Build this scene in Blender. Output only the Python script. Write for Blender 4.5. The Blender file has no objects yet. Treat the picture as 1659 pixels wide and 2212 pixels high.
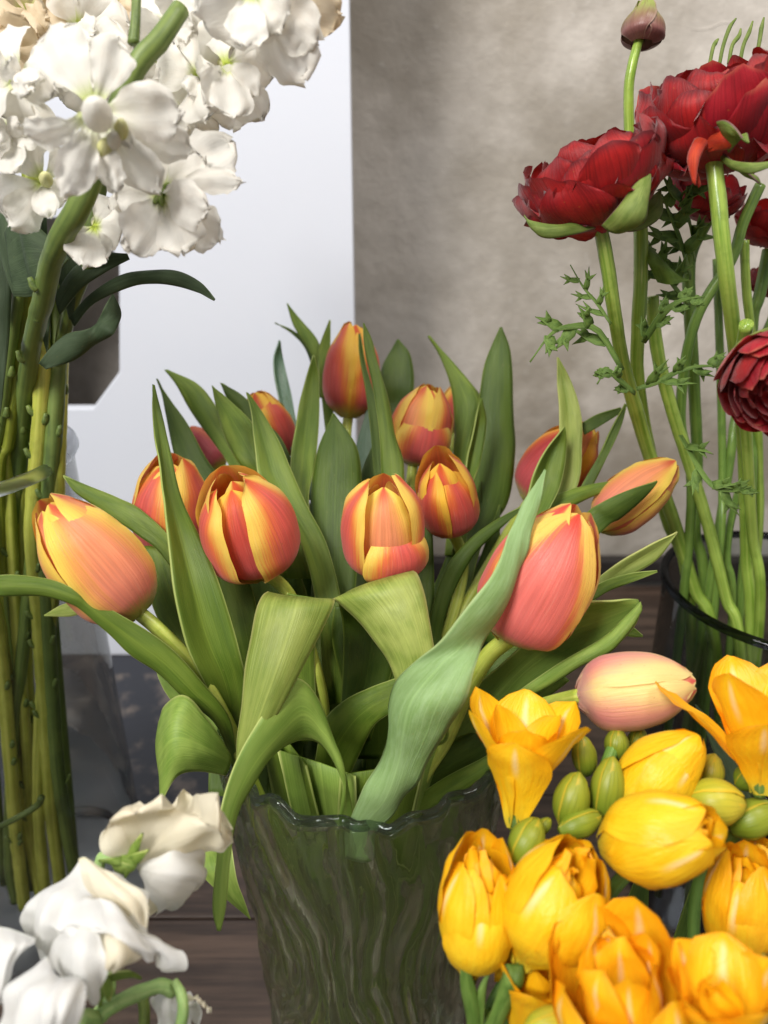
import bpy, bmesh, math, random
import numpy as np
from mathutils import Vector, noise
random.seed(7)
SC = bpy.context.scene
COL = SC.collection

# ------------------------------------------------------------------ camera
PITCH = math.radians(25)
SP, CP = math.sin(PITCH), math.cos(PITCH)
cd = bpy.data.cameras.new('camera'); cam = bpy.data.objects.new('camera', cd); COL.objects.link(cam)
cam.rotation_euler = (math.pi/2 - PITCH, 0, 0)
cd.sensor_fit = 'HORIZONTAL'; cd.sensor_width = 36; cd.lens = 36
cd.clip_start = .01; cd.clip_end = 50
cd.dof.use_dof = True; cd.dof.focus_distance = .325; cd.dof.aperture_fstop = 11
SC.camera = cam

# ------------------------------------------------------------------ light (indoor, soft window light)
w = bpy.data.worlds.new('World'); SC.world = w; w.use_nodes = True
w.node_tree.nodes['Background'].inputs[0].default_value = (.92, .95, 1.0, 1)
w.node_tree.nodes['Background'].inputs[1].default_value = .26

def area(name, loc, target, size, energy, color, sy=None):
    ld = bpy.data.lights.new(name, 'AREA'); ld.energy = energy; ld.color = color; ld.size = size
    if sy: ld.shape = 'RECTANGLE'; ld.size_y = sy
    o = bpy.data.objects.new(name, ld); COL.objects.link(o); o.location = loc
    o.rotation_euler = (Vector(target)-Vector(loc)).to_track_quat('-Z', 'Y').to_euler()
    return o
area('window_light', (-.85, -.85, 1.35), (0, .3, -.15), .55, 56, (1, .965, .91), 1.0)
area('wall_fill_light', (.45, .10, 1.0), (.3, .75, 0), .45, 9.5, (1, .95, .88))  # added overhead fill, brightens the wall behind the flowers
area('warm_lamp', (.12, -.42, -.02), (0, .29, -.38), .035, .28, (1, .72, .42), .10)
SC.view_settings.view_transform = 'Standard'; SC.view_settings.look = 'None'
SC.view_settings.exposure = 0; SC.view_settings.gamma = 1
SC.cycles.use_denoising = True
SC.cycles.max_bounces = 10; SC.cycles.transmission_bounces = 8; SC.cycles.transparent_max_bounces = 16
SC.cycles.diffuse_bounces = 4; SC.cycles.sample_clamp_indirect = 3
SC.cycles.caustics_reflective = False

# ------------------------------------------------------------------ helpers
F = 1659.0
def P(px, py, d):
    "view ray through a point of the photograph (1659 x 2212) at distance d along the lens axis"
    x = (px-829.5)/F*d; u = (1106-py)/F*d
    return np.array([x, d*CP+u*SP, u*CP-d*SP])
def onY(px, py, Y):
    r = P(px, py, 1.0); return r*(Y/r[1])
def onZ(px, py, Z):
    r = P(px, py, 1.0); return r*(Z/r[2])
def nrm(v):
    v = np.asarray(v, float); l = np.linalg.norm(v, axis=-1, keepdims=True); return v/np.maximum(l, 1e-9)
def cr(pts, n, closed=False):
    "Catmull-Rom through pts -> n samples"
    p = np.asarray(pts, float); m = len(p)
    if m == 2:
        t = np.linspace(0, 1, n).reshape(-1, *([1]*(p.ndim-1))); return p[0]*(1-t)+p[1]*t
    q = np.concatenate([(2*p[0]-p[1])[None], p, (2*p[-1]-p[-2])[None]])
    t = np.linspace(0, m-1-1e-9, n); i = t.astype(int); f = (t-i).reshape(-1, *([1]*(p.ndim-1)))
    a, b, c, d = q[i], q[i+1], q[i+2], q[i+3]
    return .5*((2*b)+(-a+c)*f+(2*a-5*b+4*c-d)*f*f+(-a+3*b-3*c+d)*f**3)
def lut(tab, v):
    t = np.array(tab, float); 
    # smooth interpolation through a table
    xs = t[:, 0]; ys = t[:, 1]
    v = np.clip(v, xs[0], xs[-1]); i = np.clip(np.searchsorted(xs, v, 'right')-1, 0, len(xs)-2)
    h = xs[i+1]-xs[i]; f = (v-xs[i])/h
    m = np.gradient(ys, xs)
    return (2*f**3-3*f**2+1)*ys[i]+(f**3-2*f**2+f)*h*m[i]+(-2*f**3+3*f**2)*ys[i+1]+(f**3-f**2)*h*m[i+1]
def nz(p, s, seed=0):
    return noise.noise(Vector((p[0]*s+seed*7.3, p[1]*s-seed*3.1, p[2]*s+seed*1.7)))

def thing(name, label, cat, loc, group=None):
    o = bpy.data.objects.new(name, None); COL.objects.link(o); o.location = tuple(loc)
    o.empty_display_size = .01
    o['label'] = label; o['category'] = cat
    if group: o['group'] = group
    return o
def rootloc(o):
    while o is not None and o.parent is not None: o = o.parent
    return np.array(o.location) if o is not None else np.zeros(3)
def mk(name, verts, faces, mat, parent=None, uvs=None, solid=0, label=None, smooth=True, off=0):
    me = bpy.data.meshes.new(name)
    v = np.asarray(verts, float) - rootloc(parent)
    me.from_pydata(v.tolist(), [], faces)
    if uvs is not None:
        ul = me.uv_layers.new(name='UVMap'); li = np.zeros(len(me.loops), int); me.loops.foreach_get('vertex_index', li)
        ul.data.foreach_set('uv', np.asarray(uvs, float)[li].ravel())
    if smooth: me.polygons.foreach_set('use_smooth', [True]*len(me.polygons))
    me.materials.append(mat); me.update()
    o = bpy.data.objects.new(name, me); COL.objects.link(o)
    if parent: o.parent = parent
    if solid:
        m = o.modifiers.new('thickness', 'SOLIDIFY'); m.thickness = solid; m.offset = off
    if label: o['label'] = label
    return o
def gridfaces(nv, nu, wrap=False):
    f = []
    for j in range(nv-1):
        for i in range(nu if wrap else nu-1):
            a = j*nu+i; b = j*nu+(i+1) % nu
            f.append((a, b, b+nu, a+nu))
    return f
def griduv(nv, nu):
    U, Vv = np.meshgrid(np.linspace(0, 1, nu), np.linspace(0, 1, nv)); return np.stack([U.ravel(), Vv.ravel()], 1)
def gnormals(G):
    du = np.gradient(G, axis=1); dv = np.gradient(G, axis=0); return nrm(np.cross(du, dv))
def wrinkle(G, amp, sc, seed, edge=0, efreq=0, eamp=0):
    "push a grid of points along its own normals: fine dents plus a wavy rim"
    N = gnormals(G); nv, nu, _ = G.shape
    D = np.zeros((nv, nu))
    for j in range(nv):
        for i in range(nu):
            s = abs(2*i/(nu-1)-1); v = j/(nv-1)
            k = max(s, v if edge else 0)
            D[j, i] = amp*nz(G[j, i], sc, seed)
            if eamp: D[j, i] += eamp*max(0, (k-.45)/.55)**1.6*nz(G[j, i], efreq, seed+5)*1.6
    return G+N*D[..., None]
def sheet(name, rows, mat, parent, nv=20, nu=13, amp=0, sc=200, eamp=0, efreq=120, solid=0, seed=0, label=None, pleat=None):
    "free-form petal or leaf through rows of control points (px, py, d)"
    R = np.array([cr([P(*p) for p in r], nu) for r in rows])
    G = cr(R, nv)
    if pleat:
        N = gnormals(G); U, Vv = np.meshgrid(np.linspace(0, 1, nu), np.linspace(0, 1, nv))
        G = G+N*(pleat[1]*Vv**1.3*(np.sin(pleat[0]*2*math.pi*(U+.05*np.sin(5*Vv+seed))+seed)+.5*np.sin(pleat[0]*4.6*math.pi*U+seed*2)))[..., None]
    if amp or eamp: G = wrinkle(G, amp, sc, seed, 1, efreq, eamp)
    return mk(name, G.reshape(-1, 3), gridfaces(nv, nu), mat, parent, griduv(nv, nu), solid, label)
def leaf(parent, st, mat, nv=34, nu=9, name='leaf', label=None, solid=.0007, fold=0, amp=.0004, rows=None):
    "blade from stations (ax, ay, bx, by, d, dd, cup): two edges, depth, tilt and cup; first station the tip"
    S = cr(np.array([tuple(s)+(0,)*(7-len(s)) for s in st], float), nv)
    G = np.zeros((nv, nu, 3)); A = np.array([P(s[0], s[1], s[4]-s[5]) for s in S]); B = np.array([P(s[2], s[3], s[4]+s[5]) for s in S])
    side = B-A; al = np.gradient((A+B)/2, axis=0); n = nrm(np.cross(side+1e-9, al)); mid = (A+B)/2
    flip = np.sign((n*(-mid)).sum(1)); flip[flip == 0] = 1
    flip = np.sign(flip.sum() or 1)
    n = n*flip; wd = np.linalg.norm(side, axis=1)
    seed = random.random()*50
    for i in range(nu):
        u = i/(nu-1); c = 4*u*(1-u)
        if fold: c = 1-abs(2*u-1)
        G[:, i] = A*(1-u)+B*u+n*(S[:, 6]*wd*c)[:, None]
    G = wrinkle(G, amp, 70, seed, 0, 60, amp*1.6)
    return mk(name, G.reshape(-1, 3), gridfaces(nv, nu), mat, parent, griduv(nv, nu), solid, label)
def tube(name, pts, rad, mat, parent, n=None, k=10, label=None, px=True, bumpy=0, cap=True):
    p = np.array([P(*q) for q in pts]) if px else np.array(pts, float)
    n = n or max(8, len(p)*6)
    r = np.asarray(rad if hasattr(rad, '__len__') else [rad]*len(p), float)
    C = cr(p, n); Rr = np.interp(np.linspace(0, 1, n), np.linspace(0, 1, len(r)), r)
    T = nrm(np.gradient(C, axis=0)); u = np.cross(T[0], [0.3, -1, .2]); u = nrm(u); V = []; uv = []
    for j in range(n):
        u = nrm(u-T[j]*np.dot(u, T[j])); w_ = np.cross(T[j], u)
        for i in range(k):
            a = 2*math.pi*i/k; rr = Rr[j]
            if bumpy: rr *= 1+bumpy*nz(C[j]+u*math.cos(a)*Rr[j]*2, 160, 3)
            V.append(C[j]+rr*(math.cos(a)*u+math.sin(a)*w_)); uv.append((i/k, j/(n-1)))
    f = gridfaces(n, k, True)
    if cap: f += [tuple(range(k))[::-1], tuple(range((n-1)*k, n*k))]
    return mk(name, V, f, mat, parent, uv, 0, label)
def lathe(prof, c, k=64, fn=None):
    V = []
    for r, z in prof:
        for i in range(k):
            a = 2*math.pi*i/k; rr = r+(fn(a, z) if fn else 0)
            V.append((c[0]+rr*math.cos(a), c[1]+rr*math.sin(a), z))
    return V

# ------------------------------------------------------------------ materials
def newmat(name):
    m = bpy.data.materials.new(name); m.use_nodes = True; nt = m.node_tree; nt.nodes.clear()
    return m, nt, nt.nodes, nt.links
class NB:
    def __init__(s, name):
        s.m, s.nt, s.N, s.L = newmat(name)
    def n(s, t, **kw):
        x = s.N.new(t)
        for k, v in kw.items():
            if k.startswith('_'): setattr(x, k[1:], v)
        return x
    def link(s, a, b): s.L.new(a, b)
    def math(s, op, a, b=None, clamp=False):
        x = s.N.new('ShaderNodeMath'); x.operation = op; x.use_clamp = clamp
        for i, q in enumerate((a, b)):
            if q is None: continue
            if isinstance(q, (int, float)): x.inputs[i].default_value = q
            else: s.L.new(q, x.inputs[i])
        return x.outputs[0]
    def mix(s, f, a, b, blend='MIX'):
        x = s.N.new('ShaderNodeMix'); x.data_type = 'RGBA'; x.blend_type = blend
        for i, q in ((0, f), (6, a), (7, b)):
            if isinstance(q, (int, float)): x.inputs[i].default_value = q
            elif isinstance(q, tuple): x.inputs[i].default_value = (*q[:3], 1)
            else: s.L.new(q, x.inputs[i])
        return x.outputs[2]
    def ramp(s, f, a, b):
        x = s.N.new('ShaderNodeMapRange'); x.interpolation_type = 'SMOOTHSTEP'
        s.L.new(f, x.inputs[0]); x.inputs[1].default_value = a; x.inputs[2].default_value = b
        return x.outputs[0]
    def noise(s, vec, scale, detail=3, rough=.5, dim='3D'):
        x = s.N.new('ShaderNodeTexNoise'); x.noise_dimensions = dim
        x.inputs['Scale'].default_value = scale; x.inputs['Detail'].default_value = detail; x.inputs['Roughness'].default_value = rough
        if vec is not None: s.L.new(vec, x.inputs['Vector'])
        return x.outputs[0]
    def uv(s, sx=1, sy=1, rnd=True):
        t = s.N.new('ShaderNodeTexCoord'); mp = s.N.new('ShaderNodeMapping'); s.L.new(t.outputs['UV'], mp.inputs[0]); mp.inputs[3].default_value = (sx, sy, 1)
        if rnd:
            oi = s.N.new('ShaderNodeObjectInfo'); cb = s.N.new('ShaderNodeCombineXYZ'); s.L.new(s.math('MULTIPLY', oi.outputs['Random'], 37.0), cb.inputs[2]); s.L.new(cb.outputs[0], mp.inputs[1])
        return mp.outputs[0]
    def sep(s):
        t = s.N.new('ShaderNodeTexCoord'); x = s.N.new('ShaderNodeSeparateXYZ'); s.L.new(t.outputs['UV'], x.inputs[0]); return x.outputs[0], x.outputs[1]
    def obj(s): return s.N.new('ShaderNodeTexCoord').outputs['Object']
    def rnd(s): return s.N.new('ShaderNodeObjectInfo').outputs['Random']
    def finish(s, col, rough=.5, bump=None, bstr=.3, bdist=.001, spec=.4, transl=0, tcol=None, sss=0, sheen=0, coat=0):
        b = s.N.new('ShaderNodeBsdfPrincipled'); o = s.N.new('ShaderNodeOutputMaterial')
        if isinstance(col, tuple): b.inputs['Base Color'].default_value = (*col, 1)
        else: s.L.new(col, b.inputs['Base Color'])
        if isinstance(rough, (int, float)): b.inputs['Roughness'].default_value = rough
        else: s.L.new(rough, b.inputs['Roughness'])
        b.inputs['Specular IOR Level'].default_value = spec
        if sheen: b.inputs['Sheen Weight'].default_value = sheen; b.inputs['Sheen Roughness'].default_value = .4
        if coat: b.inputs['Coat Weight'].default_value = coat
        if sss:
            b.inputs['Subsurface Weight'].default_value = sss; b.inputs['Subsurface Radius'].default_value = (.004, .002, .001); b.inputs['Subsurface Scale'].default_value = 1
        nrm_ = None
        if bump is not None:
            bp = s.N.new('ShaderNodeBump'); bp.inputs['Strength'].default_value = bstr; bp.inputs['Distance'].default_value = bdist
            s.L.new(bump, bp.inputs['Height']); s.L.new(bp.outputs[0], b.inputs['Normal']); nrm_ = bp.outputs[0]
        if transl:
            t = s.N.new('ShaderNodeBsdfTranslucent'); mx = s.N.new('ShaderNodeMixShader'); mx.inputs[0].default_value = transl
            c = tcol if tcol is not None else col
            if isinstance(c, tuple): t.inputs[0].default_value = (*c, 1)
            else: s.L.new(c, t.inputs[0])
            if nrm_ is not None: s.L.new(nrm_, t.inputs['Normal'])
            s.L.new(b.outputs[0], mx.inputs[1]); s.L.new(t.outputs[0], mx.inputs[2]); s.L.new(mx.outputs[0], o.inputs[0])
        else: s.L.new(b.outputs[0], o.inputs[0])
        return s.m

def leaf_mat(name, c1, c2, edge, rough=.46, bloom=None, transl=.22, spec=.45):
    b = NB(name); u, v = b.sep()
    fine = b.noise(b.uv(70, 2.2), 1, 4, .6); broad = b.noise(b.uv(3, 4), 1, 3); blot = b.noise(b.uv(16, 22), 1, 6, .75)
    c = b.mix(b.ramp(broad, .35, .65), c1, c2)
    c = b.mix(b.math('MULTIPLY', b.ramp(fine, .4, .7), .45), c, tuple(x*1.45 for x in c2))
    c = b.mix(b.math('MULTIPLY', b.ramp(b.rnd(), 0, 1), .35), c, tuple(x*.72 for x in c1))
    if bloom: c = b.mix(b.math('MULTIPLY', b.ramp(blot, .35, .7), .7), c, bloom)
    sp = b.noise(b.uv(22, 40), 1, 2); c = b.mix(b.math('MULTIPLY', b.ramp(sp, .70, .76), .35), c, (.34, .30, .10))
    c = b.mix(b.math('MULTIPLY', b.ramp(b.noise(b.uv(2, 3), 1.7, 3), .5, .75), .35), c, tuple(x*.6 for x in c1))
    e = b.math('ABSOLUTE', b.math('SUBTRACT', b.math('MULTIPLY', u, 2.0), 1.0))
    mr = b.math('MULTIPLY', b.math('SUBTRACT', 1.0, b.ramp(e, .0, .05)), .35); c = b.mix(mr, c, tuple(min(1, x*1.35) for x in c2))
    c = b.mix(b.math('MULTIPLY', b.ramp(e, .93, .99), .8), c, edge)
    return b.finish(c, b.math('ADD', b.math('MULTIPLY', blot, .25), rough-.12), fine, .5, .0006, spec, transl, b.mix(.5, c, (.30, .48, .03)))
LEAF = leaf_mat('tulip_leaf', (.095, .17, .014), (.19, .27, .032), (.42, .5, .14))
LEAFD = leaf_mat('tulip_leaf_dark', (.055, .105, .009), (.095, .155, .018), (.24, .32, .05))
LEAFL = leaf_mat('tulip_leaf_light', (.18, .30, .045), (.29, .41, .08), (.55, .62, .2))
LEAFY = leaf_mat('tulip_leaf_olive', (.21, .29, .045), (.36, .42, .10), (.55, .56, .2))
LEAFB = leaf_mat('tulip_leaf_bloom', (.24, .40, .12), (.33, .50, .20), (.45, .58, .25), .5, (.36, .53, .25))
STOCKLEAF = leaf_mat('stock_leaf', (.030, .052, .022), (.055, .085, .04), (.09, .13, .06), .6, None, .1, .3)
FERN = leaf_mat('ranunculus_leaf', (.09, .17, .03), (.17, .27, .05), (.2, .32, .08), .5)
SEPAL = leaf_mat('sepal', (.13, .20, .03), (.24, .31, .07), (.20, .07, .10), .55)

def stem_mat(name, c1, c2, rough=.4, sx=14, sy=3, transl=.0, sss=.15):
    b = NB(name); n1 = b.noise(b.uv(sx, sy), 1, 4); n2 = b.noise(b.uv(4, 26), 1, 4, .6); n3 = b.noise(b.obj(), 60, 2)
    c = b.mix(b.ramp(n1, .35, .65), c1, c2); c = b.mix(b.math('MULTIPLY', b.ramp(n2, .5, .72), .4), c, tuple(x*.6 for x in c1))
    c = b.mix(b.math('MULTIPLY', b.ramp(n3, .4, .7), .35), c, tuple(min(1, x*1.4) for x in c2))
    return b.finish(c, rough, n2, .4, .0005, .5, transl, None, sss)
TSTEM = stem_mat('tulip_stem', (.34, .42, .05), (.50, .56, .11))
RSTEM = stem_mat('ranunculus_stem', (.17, .29, .03), (.34, .46, .09), .28)
RSTEMD = stem_mat('ranunculus_stem_dark', (.10, .19, .03), (.19, .30, .06), .35)
SSTEM = stem_mat('stock_stem', (.085, .135, .03), (.16, .22, .05), .5)
SSTEMV = stem_mat('stock_stem_brightened', (.34, .37, .05), (.52, .54, .11), .4)  # lighter stem copy, makes up in colour for dim light in the vase
SSTEMD = stem_mat('stock_stem_dark', (.14, .175, .015), (.25, .285, .03), .5)
FSTEM = stem_mat('freesia_stem', (.09, .20, .03), (.17, .31, .06), .35)
PSTEM = stem_mat('sweet_pea_stem', (.20, .36, .10), (.34, .48, .18), .6)

def tulip_mat(name, core, edge, rim, w0=.62, basec=(.55, .50, .07), tip=(.72, .10, .02), soft=.22):
    b = NB(name); u, v = b.sep()
    e = b.math('ABSOLUTE', b.math('SUBTRACT', b.math('MULTIPLY', u, 2.0), 1.0))
    st = b.noise(b.uv(60, 1.6), 1, 5, .65); st2 = b.noise(b.uv(24, 1.0), 1, 3); br = b.noise(b.uv(3, 3), 1, 3)
    # flame: red in the middle, yellow margin, wider towards the tip
    thr = b.math('SUBTRACT', w0+.16, b.math('MULTIPLY', b.math('POWER', v, 1.7), .66))
    x = b.math('SUBTRACT', b.math('ADD', e, b.math('MULTIPLY', b.math('SUBTRACT', st, .5), .75)), thr)
    x = b.math('ADD', x, b.math('MULTIPLY', b.math('SUBTRACT', br, .5), .15))
    k = b.ramp(x, -soft, soft)
    mid = b.ramp(x, -soft*2.2, -soft*.2)
    c = b.mix(b.ramp(st2, .35, .7), core, tuple(min(1, q*1.28) for q in core))
    c = b.mix(b.math('MULTIPLY', b.math('SUBTRACT', 1.0, b.ramp(v, .1, .7)), .55), c, (.64, .15, .17))
    c = b.mix(b.math('MULTIPLY', mid, .8), c, rim)
    c = b.mix(k, c, edge)
    c = b.mix(b.math('MULTIPLY', b.ramp(st, .50, .72), .42), c, b.mix(.5, c, (.35, .05, .02)))
    # red streak at the very tip, green-yellow base
    tp = b.math('MULTIPLY', b.ramp(v, .84, .98), b.math('SUBTRACT', 1.0, b.ramp(b.math('ADD', e, b.math('MULTIPLY', st, .3)), .25, .75)))
    c = b.mix(tp, c, tip)
    c = b.mix(b.math('SUBTRACT', 1.0, b.ramp(b.math('ADD', v, b.math('MULTIPLY', b.math('SUBTRACT', st2, .5), .12)), .02, .20)), c, basec)
    fl = b.noise(b.uv(30, 34), 1, 2); c = b.mix(b.math('MULTIPLY', b.ramp(fl, .70, .76), .45), c, (.45, .16, .05))
    c = b.mix(b.math('MULTIPLY', b.ramp(b.noise(b.uv(140, 3), 1, 2), .58, .75), .22), c, (.95, .62, .45))  # pale lengthwise highlight streaks painted into the petal colour
    return b.finish(c, b.math('ADD', b.math('MULTIPLY', br, .25), .28), st, .6, .0007, .38, .24, b.mix(.4, c, (1, .45, .08)), .0, .12)
TUL = tulip_mat('tulip_petal', (.64, .105, .085), (.93, .66, .12), (.84, .21, .04), .80)
TULD = tulip_mat('tulip_petal_deep', (.55, .075, .055), (.91, .56, .06), (.78, .18, .03), .78)
TULP = tulip_mat('tulip_petal_peach', (.78, .28, .13), (.94, .70, .11), (.88, .42, .09), .86, (.50, .50, .08), (.7, .12, .05), .25)
TULK = tulip_mat('tulip_petal_pale', (.84, .38, .33), (.92, .76, .30), (.90, .46, .28), .52, (.75, .42, .34), (.75, .10, .08), .30)
TULR = tulip_mat('tulip_petal_pink', (.74, .17, .14), (.93, .62, .12), (.82, .17, .05), .84, (.60, .52, .08), (.75, .06, .03), .13)

def white_mat(name, c=(.86, .84, .79), shade=(.85, .77, .66), throat=(.52, .62, .10), t0=.04, t1=.36, transl=.34):
    b = NB(name); u, v = b.sep()
    st = b.noise(b.uv(22, 1.2), 1, 4, .6); br = b.noise(b.uv(2.5, 2.5), 1, 3)
    cc = b.mix(b.math('MULTIPLY', b.ramp(br, .45, .75), .35), c, shade)
    e = b.math('MULTIPLY', b.math('SUBTRACT', st, .5), .12)
    cc = b.mix(b.math('SUBTRACT', 1.0, b.ramp(b.math('ADD', v, e), t0, t1)), cc, throat)
    return b.finish(cc, .5, b.noise(b.uv(40, 5), 1, 5, .6), .4, .0006, .25, transl, cc, 0, .1)
WHITE = white_mat('stock_petal')
WHITEW = white_mat('stock_petal_warm', (.78, .66, .48), (.74, .55, .35))
PEAW = white_mat('sweet_pea_white', (.83, .83, .82), (.83, .80, .74), (.7, .72, .5), -.1, .05)
PEAC = white_mat('sweet_pea_cream', (.88, .82, .66), (.86, .73, .50), (.62, .66, .3), -.1, .08)

def red_mat(name, c1, c2, edge=(.05, .008, .012), ew=.9):
    b = NB(name); u, v = b.sep()
    st = b.noise(b.uv(45, 1.5), 1, 5, .65); br = b.noise(b.uv(3, 3), 1, 3)
    e = b.math('ABSOLUTE', b.math('SUBTRACT', b.math('MULTIPLY', u, 2.0), 1.0))
    c = b.mix(b.ramp(br, .3, .7), c1, c2)
    c = b.mix(b.math('MULTIPLY', b.ramp(st, .42, .72), .6), c, tuple(q*.4 for q in c1))
    m = b.math('MAXIMUM', v, b.math('SUBTRACT', e, .02)); m = b.math('ADD', m, b.math('MULTIPLY', b.math('SUBTRACT', br, .5), .22))
    c = b.mix(b.math('MULTIPLY', b.ramp(m, ew, ew+.10), .85), c, edge)
    sp = b.noise(b.uv(26, 30), 1, 1); c = b.mix(b.math('MULTIPLY', b.ramp(sp, .74, .78), .5), c, (.45, .14, .03))
    return b.finish(c, .48, st, .6, .0006, .3, .14, (.6, .02, .01), 0, .2)
RED = red_mat('ranunculus_petal', (.26, .006, .010), (.46, .014, .014), (.07, .005, .010), .92)
REDF = red_mat('ranunculus_petal_fresh', (.30, .007, .018), (.44, .014, .026), (.5, .16, .09), .95)
REDD = red_mat('ranunculus_petal_dark', (.24, .009, .015), (.34, .014, .02))
REDO = red_mat('ranunculus_petal_orange', (.50, .035, .012), (.6, .06, .015), (.3, .02, .01), .97)

def yel_mat(name, c1, c2, deep, white=.5, green=0):
    b = NB(name); u, v = b.sep()
    st = b.noise(b.uv(26, 1.6), 1, 4, .6); br = b.noise(b.uv(3, 3), 1, 3)
    e = b.math('ABSOLUTE', b.math('SUBTRACT', b.math('MULTIPLY', u, 2.0), 1.0))
    c = b.mix(b.ramp(br, .3, .7), c1, c2)
    c = b.mix(b.math('MULTIPLY', b.ramp(st, .45, .75), .5), c, deep)
    c = b.mix(b.math('MULTIPLY', b.ramp(b.math('ADD', b.math('MULTIPLY', e, .6), b.math('MULTIPLY', v, .55)), .5, 1.1), .65), c, deep)
    if white:
        wz = b.math('MULTIPLY', b.math('SUBTRACT', 1.0, b.ramp(e, .0, .14)), b.math('MULTIPLY', b.ramp(v, .55, .75), b.math('SUBTRACT', 1.0, b.ramp(v, .86, .97))))
        c = b.mix(b.math('MULTIPLY', wz, white), c, (.93, .82, .55))
    c = b.mix(b.math('SUBTRACT', 1.0, b.ramp(v, .0, .22)), c, (.62, .50, .04))
    return b.finish(c, .4, b.noise(b.uv(18, 8), 1, 4, .6), .55, .0009, .4, .2, b.mix(.4, c, (1, .5, .02)))
YEL = yel_mat('freesia_petal', (.94, .57, .010), (.96, .66, .025), (.93, .44, .004))
YELO = yel_mat('freesia_petal_orange', (.95, .50, .010), (.96, .60, .016), (.93, .38, .004), .45)
YELI = yel_mat('freesia_inner', (.95, .52, .008), (.96, .60, .014), (.91, .38, .003), 0)
def bud_mat(name, c1, c2, edge):
    b = NB(name); u, v = b.sep(); st = b.noise(b.uv(18, 1.5), 1, 3); e = b.math('ABSOLUTE', b.math('SUBTRACT', b.math('MULTIPLY', u, 2.0), 1.0))
    c = b.mix(b.ramp(v, .1, .9), c1, c2); c = b.mix(b.math('MULTIPLY', b.ramp(st, .45, .7), .4), c, tuple(q*.7 for q in c1))
    c = b.mix(b.math('MULTIPLY', b.ramp(e, .84, .97), .7), c, edge)
    return b.finish(c, .4, st, .4, .0006, .4, .12)
BUD = bud_mat('freesia_bud', (.17, .24, .018), (.30, .33, .028), (.58, .42, .03))
BUDY = bud_mat('freesia_bud_yellow', (.40, .42, .03), (.62, .50, .04), (.75, .48, .03))
BUDR = bud_mat('ranunculus_bud', (.24, .10, .09), (.26, .31, .07), (.34, .22, .17))
BUDW = bud_mat('stock_bud', (.55, .58, .18), (.72, .70, .36), (.7, .7, .4))

# ------------------------------------------------------------------ the setting
TZ = -.47
WY = .83
def wood():
    b = NB('dark_wood'); t = b.N.new('ShaderNodeTexCoord'); mp = b.N.new('ShaderNodeMapping'); b.L.new(t.outputs['Object'], mp.inputs[0]); mp.inputs[3].default_value = (6, 120, 20)
    oi = b.rnd(); cb = b.N.new('ShaderNodeCombineXYZ'); b.L.new(b.math('MULTIPLY', oi, 9.0), cb.inputs[0]); b.L.new(cb.outputs[0], mp.inputs[1])
    g = b.noise(mp.outputs[0], 1, 6, .65); g2 = b.noise(t.outputs['Object'], 14, 3)
    c = b.mix(b.ramp(g, .35, .7), (.028, .018, .014), (.095, .062, .046)); c = b.mix(b.math('MULTIPLY', b.ramp(g2, .4, .7), .3), c, (.12, .085, .065))
    return b.finish(c, b.math('ADD', b.math('MULTIPLY', g, .25), .3), g, .4, .0008, .4)
def concrete():
    b = NB('concrete'); o = b.obj(); n1 = b.noise(o, 4.5, 5, .6); n2 = b.noise(o, 15, 8, .75); n3 = b.noise(o, 2, 3); n4 = b.noise(o, 60, 4, .7)
    c = b.mix(b.ramp(n1, .36, .62), (.29, .255, .21), (.62, .575, .525)); c = b.mix(b.math('MULTIPLY', b.ramp(n2, .42, .66), .30), c, (.27, .24, .205))
    c = b.mix(b.math('MULTIPLY', b.ramp(n3, .4, .7), .4), c, (.50, .475, .445)); c = b.mix(b.math('MULTIPLY', b.ramp(n4, .62, .74), .35), c, (.62, .6, .57))
    return b.finish(c, .75, b.math('ADD', n2, n4), .4, .003, .3)
def slabm():
    b = NB('dark_stone'); o = b.obj(); n1 = b.noise(o, 22, 5, .65); n2 = b.noise(o, 7, 3)
    c = b.mix(b.ramp(n1, .50, .64), (.022, .024, .032), (.14, .115, .10)); c = b.mix(b.math('MULTIPLY', b.ramp(n2, .45, .6), .5), c, (.03, .033, .045))
    return b.finish(c, .45, n1, .3, .002, .4)
def boardm():
    b = NB('white_board'); n1 = b.noise(b.obj(), 5, 3); n2 = b.noise(b.obj(), 140, 3)
    return b.finish(b.mix(n1, (.66, .695, .79), (.72, .75, .83)), .5, n2, .15, .0005, .3)
M_WOOD, M_CON, M_SLAB, M_BOARD = wood(), concrete(), slabm(), boardm()
M_SKIRT = NB('dark_skirting').finish((.03, .026, .025), .5)
_g = NB('plain_grey'); M_METAL = _g.finish((.35, .34, .33), .4)

def box(name, x0, x1, y0, y1, z0, z1, mat, parent=None, bev=0, kind=None):
    v = [(x, y, z) for z in (z0, z1) for y in (y0, y1) for x in (x0, x1)]
    f = [(0, 2, 3, 1), (4, 5, 7, 6), (0, 1, 5, 4), (1, 3, 7, 5), (3, 2, 6, 7), (2, 0, 4, 6)]
    o = mk(name, v, f, mat, parent, smooth=False)
    if bev: m = o.modifiers.new('bevel', 'BEVEL'); m.width = bev; m.segments = 2
    if kind: o['kind'] = kind
    return o
tt = box('table_top', -1.3, 1.3, -.2, WY-.03, TZ-.035, TZ-.004, M_SKIRT, None, 0, 'structure')
for k in range(9):
    y0 = -.2+k*.1111
    box('plank', -1.3, 1.3, y0+.0006, y0+.1105, TZ-.006, TZ+(.0003*(k % 2)), M_WOOD, tt, .0012)
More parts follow.
